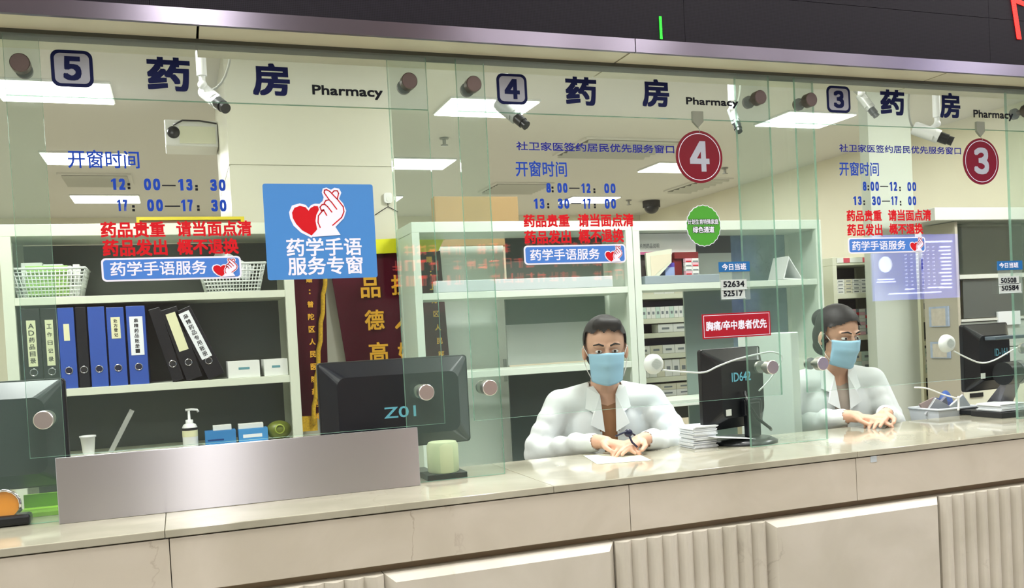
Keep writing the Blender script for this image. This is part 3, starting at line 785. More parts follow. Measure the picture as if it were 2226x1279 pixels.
# green grey lighter lower strips
q = MB(); q.box(1.16, 2.09, 1.505, 1.56, 1.766, 1.822)
tag(q.build('foam_tray', mat('pale_tray', (196, 206, 206), .6), bevel=.003), 'long flat pale tray on the middle shelf of the left open rack', 'tray')
q = MB(); q.box(2.275, 2.72, 1.505, 1.56, 1.7725, 1.815)
tag(q.build('shelf_box', mat('blue_grey_box', (150, 164, 170), .5), bevel=.003), 'long blue grey carton on the shelf edge behind the duty board on the middle window', 'box')
# white tall cabinet behind the rack and cardboard box on it
p = root('tall_white_cabinet', (1.55, 1.95, 0), 'tall white metal cabinet behind the open rack at the left of the middle window', 'cabinet')
q = MB(); q.box(1.305, 1.667, 1.95, 2.35, 0, 2.03); q.build('body', mat('white_cabinet', (238, 244, 236), .4), p, bevel=.003)
q = MB(); q.box(1.308, 1.664, 1.944, 1.9495, .1, 1.972); q.build('door', mat('white_cabinet', (238, 244, 236), .4), p)
q = MB(); q.box(1.63, 1.645, 1.93, 1.943, 1.3, 1.42); q.build('handle', M_LGREY, p)
q = MB(); q.box(1.30, 1.768, 1.96, 2.03, 2.032, 2.295)
tag(q.build('cardboard_box', M_CARDB, bevel=.003), 'wide brown cardboard box standing on the tall white cabinet', 'box')
q = MB(); q.box(1.84, 2.1, 1.875, 1.9, 1.38, 1.40); q.box(1.84, 2.1, 1.9, 2.2, .9, 1.39)

# framed plaque on top of shelving
p = root('framed_plaque', (.06, 1.75, 2.105), 'brown plaque in a thin bright yellow frame standing on top of the left shelving', 'frame')
q = MB(); q.box(-.135, .305, 1.72, 1.735, 2.105, 2.145); q.build('board', mat('brown_board', (122, 86, 66), .5), p)
q = MB(); q.box(-.145, .318, 1.71, 1.74, 2.146, 2.160); q.box(-.145, -.133, 1.71, 1.74, 2.105, 2.146); q.box(.302, .318, 1.71, 1.74, 2.105, 2.146); q.build('frame', mat('yellow_frame', (206, 190, 40), .4), p)

# pennants
M_VELV = mat('maroon_velvet', (78, 6, 30), .8, spec=.2); M_GOLD = mat('gold_print', (250, 186, 44), .5); M_FRINGE = mat('gold_fringe', (214, 164, 30), .7, noise=.25, scale=120)
M_YEL = mat('yellow_satin', (226, 226, 14), .5)


def pennant(label, x0, x1, z0, z1, y, tilt, cols, rod=True, fringe=None):
    p = root('silk_pennant', ((x0 + x1) / 2, y, z0), label, 'pennant', None)
    q = MB(); N_ = 24; top = []; bot = []
    for i in range(N_ + 1):
        u = i / N_; dy = .008 * sin(u * 9); top.append((x0 + (x1 - x0) * u, y + dy, z1)); bot.append((x0 + tilt[0] + (x1 + tilt[1] - x0 - tilt[0]) * u, y + dy * 1.5, z0))
    vs = top + bot + [(a_, b_ + .004, c_) for a_, b_, c_ in top + bot]; M_ = N_ + 1
    q.smooth = True
    q.add(vs, [(i, i + M_, i + M_ + 1, i + 1) for i in range(N_)] + [(i + 2 * M_, i + 1 + 2 * M_, i + M_ + 1 + 2 * M_, i + M_ + 2 * M_) for i in range(N_)] + [(i, i + 1, i + 1 + 2 * M_, i + 2 * M_) for i in range(N_)] + [(i + M_, i + 3 * M_, i + 3 * M_ + 1, i + M_ + 1) for i in range(N_)])
    q.build('cloth', M_VELV, p)
    for (txt, a_, b_, w_, bd) in cols:
        q = MB(); n = len(txt)
        for j, ch in enumerate(txt):
            A = at(*a_, y); B = at(*b_, y); t = j / max(1, n - 1); cx = A.x + (B.x - A.x) * t; cz = A.z + (B.z - A.z) * t
            put_text(q, ch, cx - w_ / 2, cx + w_ / 2, cz - w_ * .52, cz + w_ * .52, y - .0145, bd) if ch != ':' else (q.prism(disc(cx, cz - .008, .004), y - .0145, y - .014), q.prism(disc(cx, cz + .008, .004), y - .0145, y - .014))
        q.build('gold_text', M_GOLD, p)
    if fringe:
        q = MB()
        q.smooth = True
        pts = [Vector(v) for v in fringe]; q.tube([pts[0].lerp(pts[1], i / 16) + Vector((.004 * sin(i * 2.1), 0, 0)) for i in range(17)], .011, 8); q.build('fringe', M_FRINGE, p)
    return p


a = at(690, 605, 1.86); b = at(745, 775, 1.86)
fr = lambda x, y, Y=1.85: tuple(at(x, y, Y))
p = pennant('maroon velvet pennant with large gold calligraphy hanging from a yellow rod on the pillar', at(712, 545, 1.86).x, 1.29, 1.10, 2.0, 1.86, (.10, .03),
            [('品德高', (804, 626), (822, 766), .098, .0022), ('技人好', (870, 620), (884, 766), .098, .0022), ('赠:上海区人民医院', (931, 565), (962, 800), .03, .001)])
q = MB(); A = at(760, 537, 1.85); q.prism([(A.x, 1.985), (1.27, 1.995), (1.31, 2.07), (A.x, 2.055)], 1.825, 1.845); q.build('yellow_header', M_YEL, p)
q = MB(); q.cyl((A.x - .02, 1.852, 2.05), (1.315, 1.852, 2.06), .007); q.build('rod', M_FRINGE, p)
p = pennant('maroon velvet pennant edged with gold fringe, partly hidden beside the shelving', .50, at(708, 600, 1.84).x, 1.205, 1.96, 1.835, (0, -.022),
            [('赠:普陀区人民医院药剂科', (671, 608), (687, 905), .03, .001)], fringe=[fr(707, 600, 1.825), fr(680, 925, 1.825)])
q = MB(); q.box(.50, at(690, 925, 1.84).x, 1.832, 1.842, 1.13, 1.204); q.build('bottom_fringe', M_FRINGE, p)


# ------------------------------------------------------------------ goods on the left shelving
def binder(label, x0, x1, col, z=1.42, h=.338, lean=0., y=1.515, lab=None, ringz=.075, strip=None, group=None):
    w_ = x1 - x0; r_ = root('ring_binder', ((x0 + x1) / 2, y, z), label, 'binder', group)
    if lean: r_.rotation_euler = (0, lean, 0); r_.location.z = z + w_ / 2 * sin(abs(lean)) + .0005
    q = MB(); t = .003; hw = w_ / 2
    q.box(-hw, hw, 0, t, 0, h); q.box(-hw, -hw + t, t, .27, 0, h); q.box(hw - t, hw, t, .27, 0, h); q.build('cover', col, r_, local=True, bevel=.0015)
    q = MB(); q.box(-hw + .006, hw - .006, .01, .262, .008, h - .02); q.build('paper_block', M_PAPER, r_, local=True)
    q = MB(); q.lathe([(.0125, -.0005), (.0155, -.0025), (.0155, 0)], (0, 0, ringz), 24, 'y', False); q.k = 1; q.prism(disc(0, ringz, .0125, n=24), -.0007, -.0002)
    q.build('finger_ring', [M_CHROME, M_BLACK2 if col is not M_BLUEB else mat('ring_hole', (20, 24, 50), .6)], r_, local=True)
    if lab:
        z0, z1, lw, lc, txt = lab
        q = MB(); q.box(-lw / 2, lw / 2, -.0015, -.0001, z0, z1); lb = q.build('spine_label', lc, r_, local=True)
        if txt:
            q = MB(); n = len(txt); s_ = min(lw * .62, (z1 - z0) / (n + .6) * .8)
            for j, ch in enumerate(txt):
                zc = z1 - (j + .8) * (z1 - z0) / (n + .6); put_text(q, ch, -s_ / 2, s_ / 2, zc - s_ / 2, zc + s_ / 2, -.0019, .0004)
            q.build('label_writing', M_BLACK2, lb, local=True)
    return r_


M_YLAB = mat('yellowed_label', (222, 222, 180), .7); M_BLK = mat('black_binder', (24, 24, 28), .35)
binder('dark binder with tall pale label, first at the left end of the middle shelf', -.600, -.532, M_BLK, lab=(.10, .29, .034, M_YLAB, 'AD药品目录'))
binder('dark binder with tall pale label, second from left on the middle shelf', -.528, -.470, M_BLK, lab=(.10, .29, .030, M_YLAB, '工作日记录'))
binder('blue binder with short white label beside two dark binders', -.466, -.404, M_BLUEB, lab=(.20, .27, .022, M_YLAB, None))
binder('narrow black binder squeezed between two blue binders', -.398, -.358, M_BLK)
binder('plain blue binder without any label on the middle shelf', -.352, -.287, M_BLUEB)
binder('blue binder with a small yellowed handwritten label', -.280, -.212, M_BLUEB, h=.332, lab=(.20, .29, .036, M_YLAB, '处方登记'))
binder('blue binder with large white printed label, rightmost of the blue ones', -.203, -.128, M_BLUEB, h=.335, lab=(.125, .29, .052, M_PAPER, '麻精药品账册一'))
binder('glossy black binder leaning slightly against the last blue binder', -.034, .012, M_BLK, lean=-.25, h=.325)
binder('black binder with blue-marked cream label leaning left in the middle', .022, .090, M_BLK, lean=-.28, h=.322, lab=(.13, .30, .040, M_YLAB, None))
binder('black binder with long white printed label, rightmost and most tilted', .112, .184, M_BLK, lean=-.40, h=.325, lab=(.09, .31, .046, M_PAPER, '麻精药品专用账册'))


def crate(name, label, x0, x1, z0, z1, y0, y1, mt, inset=.03, cat='basket', grid=True):
    p = root(name, ((x0 + x1) / 2, y0, z0), label, cat); q = MB()
    t = .004
    B = [(x0 + inset, y0 + inset * .6, z0), (x1 - inset, y0 + inset * .6, z0), (x1 - inset, y1 - inset * .6, z0), (x0 + inset, y1 - inset * .6, z0)]
    T = [(x0, y0, z1), (x1, y0, z1), (x1, y1, z1), (x0, y1, z1)]
    if not grid:
        q.add(B + T, [(0, 3, 2, 1), (0, 1, 5, 4), (1, 2, 6, 5), (2, 3, 7, 6), (3, 0, 4, 7)])
        b2 = [(a_ + (t if i in (0, 3) else -t), b_ + (t if i < 2 else -t), c_ + t) for i, (a_, b_, c_) in enumerate(B)]; t2 = [(a_ + (t if i in (0, 3) else -t), b_ + (t if i < 2 else -t), c_) for i, (a_, b_, c_) in enumerate(T)]
        q.add(b2 + t2, [(0, 1, 2, 3), (0, 4, 5, 1), (1, 5, 6, 2), (2, 6, 7, 3), (3, 7, 4, 0)]); q.build('tub', mt, p)
    else:
        q.hprism([(b_[0], b_[1]) for b_ in B], z0, z0 + .004)
        for k in range(4):
            b0, b1, t0, t1 = [Vector(v) for v in (B[k], B[(k + 1) % 4], T[k], T[(k + 1) % 4])]
            n = 18 if k % 2 == 0 else 10
            for i in range(n + 1): q.tube([b0.lerp(b1, i / n), t0.lerp(t1, i / n)], .0022, 4)
            for j in range(0, 9):
                u = j / 8; q.tube([b0.lerp(t0, u), b1.lerp(t1, u)], .0022 if j not in (3, 6) else .004, 4)
        q.build('lattice', mt, p)
    q = MB()
    for k in range(4): q.tube([T[k], T[(k + 1) % 4]], .0055, 8)
    q.build('rim', mt, p)
    return p


M_BASK = mat('white_basket', (226, 232, 226), .4)
crate('plastic_basket', 'white plastic lattice basket at the left end of the top shelf', -.64, -.352, 1.8035, 1.925, 1.54, 1.76, M_BASK)
crate('plastic_basket', 'white plastic lattice basket at the right end of the top shelf', .10, .385, 1.8035, 1.93, 1.54, 1.76, M_BASK)


def carton(name, label, x0, x1, y0, y1, z0, z1, mt, mark=None, cat='box', group=None, marktext=None, rot=0., name2='print'):
    if mark is None and marktext is None:
        q = MB(); q.box(x0, x1, y0, y1, z0, z1); o = q.build(name, mt, bevel=.0012); tag(o, label, cat, group)
        if rot: o.rotation_euler.z = rot
        return o
    p = root(name, ((x0 + x1) / 2, (y0 + y1) / 2, z0), label, cat, group, 0)
    q = MB(); q.box(x0, x1, y0, y1, z0, z1); q.build('body', mt, p, bevel=.0012)
    if mark:
        mx0, mx1, mz0, mz1, mm = mark; W_ = x1 - x0; H_ = z1 - z0
        q = MB(); q.box(x0 + mx0 * W_, x0 + mx1 * W_, y0 - .0006, y0 - .0001, z0 + mz0 * H_, z0 + mz1 * H_); q.build(name2, mm, p)
    if marktext:
        q = MB(); W_ = x1 - x0; H_ = z1 - z0; t_, u0, u1, v0, v1, mm = marktext
        put_text(q, t_, x0 + u0 * W_, x0 + u1 * W_, z0 + v0 * H_, z0 + v1 * H_, y0 - .001, .0003); q.build('lettering', mm, p)
    if rot: p.rotation_euler.z = rot
    return p


M_GRNL = mat('lime_lid', (168, 212, 120), .5)
carton('medicine_box', 'flat white carton in the left basket', -.60, -.52, 1.60, 1.68, 1.81, 1.955, M_CARD)
carton('medicine_box', 'pale box lying across the left basket', -.515, -.44, 1.58, 1.68, 1.81, 1.945, M_PAPER)
carton('medicine_box', 'tiny upright white box near the right rim of the left basket', -.43, -.408, 1.58, 1.62, 1.81, 1.938, M_CARD, (.2, .8, .4, .5, M_LGREY))
carton('medicine_box', 'tiny upright white box at the right end of the left basket', -.402, -.376, 1.58, 1.62, 1.81, 1.943, M_CARD, (.2, .8, .3, .45, M_LGREY))
carton('lime_card', 'lime green flat card leaning inside the left basket', -.58, -.42, 1.56, 1.575, 1.812, 1.938, M_GRNL, cat='card')
q = MB(); q.T = Matrix.Translation((.25, 1.66, 1.93)) @ Matrix.Rotation(.5, 4, 'Y') @ Matrix.Rotation(.4, 4, 'Z'); q.box(-.075, .075, -.06, .06, -.035, .035); q.T = None
tag(q.build('paper_packet', M_PAPER, bevel=.006), 'crumpled white paper packet sticking out of the right basket', 'packet')
M_TEALP = mat('teal_print', (96, 150, 158), .5)
for i, (a, b2, lb) in enumerate(((.197, .333, 'open white carton with a small teal mark, left of the pair on the middle shelf'), (.352, .455, 'open white carton with a small teal mark, right of the pair beside the shelf post'))):
    carton('white_carton', lb, a, b2, 1.52, 1.68, 1.4205, 1.495, M_CARD, (.33, .68, .48, .62, M_TEALP), cat='box')
# bottom shelf goods
ZL = 1.1305
p = root('pump_bottle', (.024, 1.56, ZL), 'white hand sanitiser pump bottle with a dark label band', 'bottle')
c = (.024, 1.56, ZL)
q = MB(); q.lathe([(.030, 0), (.032, .004), (.032, .085), (.026, .098), (.014, .104)], c, 24); q.build('body', M_WHITE, p)
q = MB(); q.lathe([(.0325, .045), (.0325, .075)], c, 24, caps=False); q.k = 1; q.lathe([(.0327, .073), (.0327, .084)], c, 24, caps=False); q.build('label', [M_YLAB, M_BLACK2], p)
q = MB(); q.lathe([(.016, .100), (.016, .118), (.006, .120), (.005, .158)], c, 18); q.tube([(c[0] - .014, c[1], ZL + .162), (c[0] + .012, c[1], ZL + .163), (c[0] + .034, c[1], ZL + .160), (c[0] + .040, c[1], ZL + .150)], .0055); q.build('pump', M_WHITE, p)
q = MB(); q.lathe([(.022, 0), (.029, .075), (.033, .078), (.033, .084), (.026, .084), (.019, .004)], (-.385, 1.56, ZL), 24)
tag(q.build('plastic_cup', M_WHITE), 'small white plastic cup near the lower left of the shelving', 'cup')
q = MB(); q.T = Matrix.Translation((-.30, 1.55, ZL + .004)) @ Matrix.Rotation(.50, 4, 'Y'); q.box(-.010, .010, 0, .012, 0, .20)
tag(q.build('plastic_ruler', mat('clear_ruler', (176, 180, 172), .25, alpha=.8)), 'translucent ruler leaning at the lower left of the shelving', 'ruler')
M_WB = mat('wipe_box_blue', (56, 128, 188), .45)
carton('mask_box', 'open blue tissue box, left of the two beside the pump bottle', .085, .215, 1.53, 1.60, ZL, ZL + .062, M_WB, (.08, .6, .3, .42, mat('ink_blue', (20, 60, 120), .5)))
carton('white_carton', 'small pale carton standing in the left blue box', .12, .198, 1.54, 1.58, ZL + .0625, ZL + .085, M_CARD)
carton('mask_box', 'blue printed tissue box, right of the two beside the green pack', .226, .352, 1.53, 1.60, ZL, ZL + .060, mat('wipe_box_blue2', (70, 146, 206), .45), (.15, .8, .35, .6, M_PAPER))
carton('white_carton', 'pale carton lying on the right blue box', .228, .335, 1.54, 1.59, ZL + .0605, ZL + .082, M_CARD)
q = MB(); q.ell((.405, 1.57, ZL + .042), (.056, .04, .042), 20, 12); q.k = 1; q.lathe([(.017, -.0415), (.022, -.0425), (.022, -.0385), (.017, -.0385)], (.405, 1.57, ZL + .048), 24, 'y', False)
tag(q.build('tissue_pack', [mat('olive_pack', (106, 116, 40), .4, noise=.15, scale=30), mat('lime_ring', (168, 186, 74), .5)]), 'olive green soft tissue pack at the right end of the bottom shelf', 'pack')


# ------------------------------------------------------------------ monitors (backs towards the hall)
def monitor(label, loc, rot, W_, H_, zb, text, tpos, tsize, stand='round', mt=M_NAVYP, notch=True, thick=.05):
    """loc: base point on the worktop; panel back faces local -y"""
    p = root('computer_monitor', loc, label, 'monitor', rot=rot); hw = W_ / 2
    q = MB()
    q.prism(rrect(-hw, hw, zb, zb + H_, .012), .018, .036); q.build('screen_frame', M_BLACK, p, local=True, bevel=.003)
    q = MB(); vs = []; r0 = rrect(-hw + .004, hw - .004, zb + .004, zb + H_ - .004, .012); r1 = rrect(-hw + .05, hw - .05, zb + .045, zb + H_ - .05, .03); n = len(r0)
    q.smooth = False; q.add([(x, .018, z) for x, z in r0] + [(x, .018 - thick, z) for x, z in r1], [tuple(range(n, 2 * n))] + [(i, (i + 1) % n, (i + 1) % n + n, i + n) for i in range(n)])
    q.build('back_shell', mt, p, local=True)
    q = MB(); q.prism([(-hw + .02, zb + .012), (hw - .02, zb + .012), (hw - .02, zb + H_ - .012), (-hw + .02, zb + H_ - .012)], .0361, .037); q.build('screen', mat('screen_glow', (150, 190, 230), .3, emit=.6), p, local=True)
    zc = zb + H_ * .36
    if stand == 'plain':
        q = MB(); q.box(-.035, .035, -.02, .012, .02, zb + .03); q.build('stand_neck', M_BLACK, p, local=True); q = MB(); q.box(-.10, .10, -.05, .07, .0005, .014); q.build('stand_base', M_BLACK, p, local=True, bevel=.004)
    if stand == 'round':
        q = MB(); q.box(-.005, .065, -thick - .006, -.03, .02, zc - .01); q.box(-.015, .075, -thick - .004, .012 - thick + .012, zc - .06, zc); q.build('stand_neck', M_BLACK, p, local=True, bevel=.006)
        q = MB(); q.lathe([(.125, 0), (.125, .008), (.105, .018), (0, .022)], (0, -.02, .0005), 40); q.build('stand_base', M_BLACK, p, local=True)
    elif stand == 'hinge':
        q = MB(); q.cyl((-.052, -.09, .175), (.052, -.09, .175), .048, n=28); q.build('hinge_drum', M_BLACK, p, local=True)
        q = MB(); q.cyl((.02, -.09, .175), (.056, -.09, .175), .0495, n=28); q.build('hinge_band', mat('gunmetal', (110, 110, 116), .3, .5), p, local=True)
        q = MB(); q.add([(-.04, -.11, .16), (.05, -.11, .16), (.05, -.07, .13), (-.04, -.07, .13), (-.02, -.03, .004), (.07, -.03, .004), (.07, .05, .004), (-.02, .05, .004)], [(0, 1, 5, 4), (1, 2, 6, 5), (2, 3, 7, 6), (3, 0, 4, 7), (0, 3, 2, 1), (4, 5, 6, 7)]); q.build('stand_arm', mat('gunmetal', (110, 110, 116), .3, .5), p, local=True)
        q = MB(); q.box(-.11, .10, -.10, .08, .0005, .022); q.build('stand_base', M_BLACK, p, local=True, bevel=.004)
    q = MB(); x, z = tpos; ty = .018 - thick - .002
    if text: put_text(q, text, x, x + tsize[0], z, z + tsize[1], ty, .0006); q.build('asset_number', mat('number_blue', (110, 190, 215), .5), p, local=True)
    if stand != 'plain':
        q = MB(); q.box(-.10, -.072, ty - .0006, ty + .001, zb + .055, zb + .078); q.build('spec_label', M_CARD, p, local=True)
    return p


z01 = monitor('large dark monitor back marked Z01 standing behind the steel plate', (.655, .20, ZC), radians(2), .50, .292, .092, 'Z01', (-.055, .195), (.105, .036), stand='plain', thick=.05)
monitor('dark monitor back at the far left edge behind the glass', (-.555, .20, ZC), radians(-2), .48, .31, .075, None, (-.1, .18), (.1, .1), stand='plain', thick=.05)
m642 = monitor('black monitor back marked ID642 on a round stand below the red priority sign', (1.93, .19, ZC), radians(16), .33, .30, .052, 'ID642', (-.062, .228), (.105, .034), mt=M_BLACK, thick=.05)
q = MB(); q.tube([(-.01, -.045, .19), (-.02, -.065, .15), (.01, -.085, .09), (.07, -.09, .05), (.10, -.07, .04)], .006); q.build('power_cable', M_BLACK, m642, local=True)
m161 = monitor('black monitor back marked ID-161 with round hinge at the right edge', (3.235, .25, ZC), radians(8), .30, .285, .10, 'ID-161', (-.005, .245), (.085, .032), 'hinge', M_BLACK, thick=.04)
q = MB(); q.box(-.07, .125, -.075, -.025, .315, .33); q.build('top_ledge', mat('slate_plastic', (90, 102, 112), .3), m161, local=True, bevel=.003)

# things on the worktop
q = MB(); q.lathe([(.046, 0), (.05, .004), (.05, .085), (.044, .096)], (.765, .085, ZC + .019), 32)
p = tag(q.build('paper_roll', mat('cream_roll', (204, 210, 170), .5)), 'cream coloured cylinder roll under the Z01 monitor beside the steel plate', 'roll')
carton('black_box', 'low black box holding up the cream cylinder',   .70, .83, .04, .13, ZC + .0005, ZC + .0185, M_BLACK2)
q = MB(); q.box(-.448, -.30, .15, .27, ZC + .0005, ZC + .012); q.box(-.448, -.30, .262, .27, ZC + .012, ZC + .05)
tag(q.build('letter_tray', mat('lime_tray', (122, 176, 20), .4)), 'bright green letter tray lying on the counter left of the steel plate', 'folder')
p = root('tape_dispenser', (-.462, .045, ZC), 'orange and black tape dispenser at the lower left corner', 'dispenser')
q = MB(); q.box(-.532, -.40, .02, .075, ZC + .001, ZC + .03); q.build('base', M_BLACK, p, bevel=.008)
q = MB(); q.cyl((-.462, .035, ZC + .058), (-.462, .062, ZC + .058), .036, n=28); q.build('tape_roll', mat('orange_plastic', (240, 150, 20), .4), p)
q = MB(); q.tube([(-.462 + .04 * cos(t), .03, ZC + .058 + .04 * sin(t)) for t in [pi * i / 10 - .3 for i in range(12)]], .004); q.build('wire_guard', M_CHROME, p)


def stack(name, label, x0, x1, y0, y1, z0, n, t, mt, cat='papers', jit=.006):
    p = root(name, ((x0 + x1) / 2, (y0 + y1) / 2, z0), label, cat)
    q = MB()
    for i in range(n):
        a, b = random.uniform(-jit, jit), random.uniform(-jit, jit); q.box(x0 + a, x1 + a, y0 + b, y1 + b, z0 + i * t, z0 + (i + .85) * t)
    o = q.build('sheets', mt, p); o['kind'] = 'stuff'; return p


stack('prescription_papers', 'thick ragged stack of prescription papers left of the ID642 monitor', 1.705, 1.800, .13, .235, ZC + .001, 26, .0030, M_PAPER)
q = MB(); q.T = Matrix.Translation((1.845, .11, ZC + .030)) @ Matrix.Rotation(.12, 4, 'Y'); q.box(-.085, .085, -.03, .05, 0, .0015)
tag(q.build('paper_sheet', M_PAPER), 'single white paper sheet resting on the round monitor base', 'paper')
stack('prescription_papers', 'stack of white papers on the black tray at the right end', 3.12, 3.25, .10, .22, ZC + .024, 12, .0026, M_PAPER)
carton('paper_tray', 'flat black tray carrying papers in front of the hinged monitor', 3.10, 3.27, .08, .235, ZC + .0005, ZC + .0225, M_BLACK2, cat='tray')
# bowl with packs on the inner side
BZ = .99
carton('side_cabinet', 'narrow grey cabinet just behind the counter in the right window', 2.99, 3.30, .30, .49, 0, BZ, M_LGREY, cat='cabinet')
crate('plastic_tray', 'shallow translucent plastic tray filled with medicine packs in the right window', 3.0, 3.225, BZ + .001, 1.135, .31, .48, mat('cloudy_plastic', (206, 212, 216), .3), .02, 'tray', False)
M_FOIL = mat('foil', (200, 202, 206), .3, .6)
for i, (x, y, a, b, cc, lb) in enumerate(((3.05, .37, .5, .3, M_FOIL, 'crumpled silver foil pack standing in the plastic tray'), (3.09, .39, -.6, .4, mat('grey_pack', (120, 120, 132), .5), 'grey flat medicine pack tilted in the plastic tray'),
                                    (3.13, .41, .3, -.5, mat('navy_pack', (52, 66, 120), .5), 'navy blue medicine pack in the plastic tray'), (3.18, .37, .9, .2, M_CARD, 'white narrow medicine pack leaning on the tray rim'),
                                    (3.08, .43, -.3, -.3, mat('brown_pack', (150, 132, 124), .5), 'brownish medicine pack at the back of the plastic tray'))):
    q = MB(); q.T = Matrix.Translation((x, y, 1.125)) @ Matrix.Rotation(a, 4, 'Y') @ Matrix.Rotation(b, 4, 'X'); q.box(-.045, .045, -.006, .006, -.04, .045)
    tag(q.build('medicine_pack', cc, bevel=.002), lb, 'pack')


def intercom(label, px, py, cable):
    a = at(px, py, .055); p = root('intercom_speaker', (a.x, .055, a.z), label, 'speaker')
    q = MB(); q.lathe([(0, -.022), (.020, -.022), (.030, -.016), (.035, -.004), (.035, .006)], (a.x, .066, a.z), 32, 'y'); q.build('case', M_WHITE, p)
    q = MB(); [q.box(a.x - hypot(.02, 0) * cos(t * pi / 14), a.x + .02 * cos(t * pi / 14), .0432, .0440, a.z + t * .0028 - .0006, a.z + t * .0028 + .0006) for t in range(-6, 7)]; q.build('grille', M_LGREY, p)
    q = MB(); q.tube([tuple(at(x, y, .058)) for x, y in cable], .0032, 6); q.build('white_cable', M_WHITE, p)
    return p


def smooth_path(pts, n=5):
    out = []
    P_ = [pts[0]] + list(pts) + [pts[-1]]
    for i in range(1, len(P_) - 2):
        for k in range(n):
            t = k / n; a, b, c, d = P_[i - 1], P_[i], P_[i + 1], P_[i + 2]
            out.append(tuple(.5 * ((2 * b[j]) + (-a[j] + c[j]) * t + (2 * a[j] - 5 * b[j] + 4 * c[j] - d[j]) * t * t + (-a[j] + 3 * b[j] - 3 * c[j] + d[j]) * t ** 3) for j in range(2)))
    return out + [pts[-1]]


intercom('round white intercom speaker on a looping cable in the right window', 2062, 747, smooth_path([(2074, 764), (2095, 775), (2130, 789), (2160, 784), (2200, 762), (2240, 742)]))
intercom('round white intercom speaker with a cable drooping towards the middle window monitor', 1424, 792, smooth_path([(1440, 805), (1485, 809), (1530, 810), (1560, 797), (1600, 782), (1650, 770), (1680, 766), (1700, 779), (1676, 822), (1650, 850)]))
q = MB(); q.tube([tuple(at(x, y, .06)) for x, y in smooth_path([(1988, 843), (2015, 845), (2050, 858), (2083, 867)])], .003, 6); q.tube([tuple(at(x, y, .06)) for x, y in smooth_path([(2083, 862), (2084, 878), (2083, 893)])], .004, 6)
tag(q.build('loose_cable', M_WHITE), 'loose white cable ending in a plug left of the hinged monitor', 'cable')


# ------------------------------------------------------------------ chairs
def office_chair(label, x, y, rot):
    p = root('office_chair', (x, y, 0), label, 'chair', rot=rot)
    q = MB(); q.ell((0, .23, .98), (.20, .045, .17), 24, 14); q.build('backrest', M_BLUEC, p, local=True)
    q = MB(); q.ell((0, 0, .70), (.22, .21, .045), 24, 12); q.build('seat', M_BLUEC, p, local=True)
    q = MB(); q.cyl((0, 0, .12), (0, 0, .66), .03); q.tube([(0, .05, .64), (0, .25, .66), (0, .27, .85)], .018); q.build('column', M_BLACK, p, local=True)
    for k in range(5):
        a = 2 * pi * k / 5; q = MB(); q.tube([(0, 0, .12), (.28 * cos(a), .28 * sin(a), .07)], .018); q.ell((.28 * cos(a), .28 * sin(a), .03), (.028, .028, .028), 12, 8); q.build('leg', M_BLACK, p, local=True)
    return p


office_chair('blue office chair carrying the person in the middle window', 1.585, .66, radians(-17))
office_chair('blue office chair carrying the person in the right window', 2.71, .70, radians(-14))
office_chair('blue rounded office chair back behind the hinged monitor at the right edge', 3.80, .75, radians(40))

# ------------------------------------------------------------------ medicine rack behind the middle window
shelving('medicine_rack', 'cream medicine rack full of small boxes seen behind the middle window', 2.66, 3.62, 2.6, 3.0, 2.02, (1.765, 1.605, 1.51, 1.372, 1.22, 1.05), M_CREAMM, .035, back=[(2.7, 3.58, .9, 2.0, M_DGREY)])
TINTS = [mat('box_white', (230, 232, 226), .5), mat('box_ivory', (216, 214, 192), .5), mat('box_mint', (200, 222, 210), .5), mat('box_pink', (226, 180, 192), .5), mat('box_lemon', (222, 226, 150), .5), mat('box_blue', (150, 170, 214), .5)]
M_INKG = mat('grey_print', (120, 128, 132), .5)


def row(x0, x1, y, z, w_, h, tints, group, label, levels=1, gap=.002, d=.09, mark=(.25, .75, .35, .6)):
    protos = {}
    n = int((x1 - x0) / (w_ + gap)); i = 0
    for L_ in range(levels):
        for k in range(n):
            ti = tints[(i * 7 + k) % len(tints)]; i += 1
            x = x0 + k * (w_ + gap); zz = z + L_ * (h + .001)
            if ti not in protos:
                protos[ti] = carton('medicine_box', label, x, x + w_, y, y + d, zz, zz + h, TINTS[ti], (*mark, M_INKG if ti != 3 else M_REDV), group=group)
            else:
                s_ = protos[ti]; c_ = s_.copy(); COL.objects.link(c_); c_.location = (x + w_ / 2, y + d / 2, zz)
                for ch in s_.children:
                    e = ch.copy(); COL.objects.link(e); e.parent = c_


LB = 'small pale printed medicine box on the %s'
row(2.70, 3.56, 2.62, 1.766, .075, .05, [0, 1, 0], 'medicine boxes on the top rack shelf', LB % 'upper shelf of the cream rack', 2)
row(2.70, 3.56, 2.62, 1.606, .032, .075, [0, 0, 2], 'upright boxes on the second rack shelf', LB % 'second shelf of the cream rack')
row(2.70, 2.86, 2.62, 1.5115, .07, .028, [4, 1], 'lemon boxes on the rack', 'pale yellow medicine box stacked at the left end of the cream rack', 2)
row(2.95, 3.56, 2.62, 1.5115, .11, .055, [0, 1], 'boxes on the third rack shelf', LB % 'third shelf of the cream rack')
row(2.70, 3.56, 2.62, 1.373, .09, .055, [0, 1, 0], 'boxes on the fourth rack shelf', LB % 'fourth shelf of the cream rack')
row(2.70, 3.56, 2.62, 1.2215, .055, .11, [0, 0, 1], 'boxes on the fifth rack shelf', LB % 'fifth shelf of the cream rack')
row(2.70, 3.56, 2.62, 1.0515, .12, .04, [1, 0], 'boxes on the lowest rack shelf', LB % 'lowest visible shelf of the cream rack', 3)
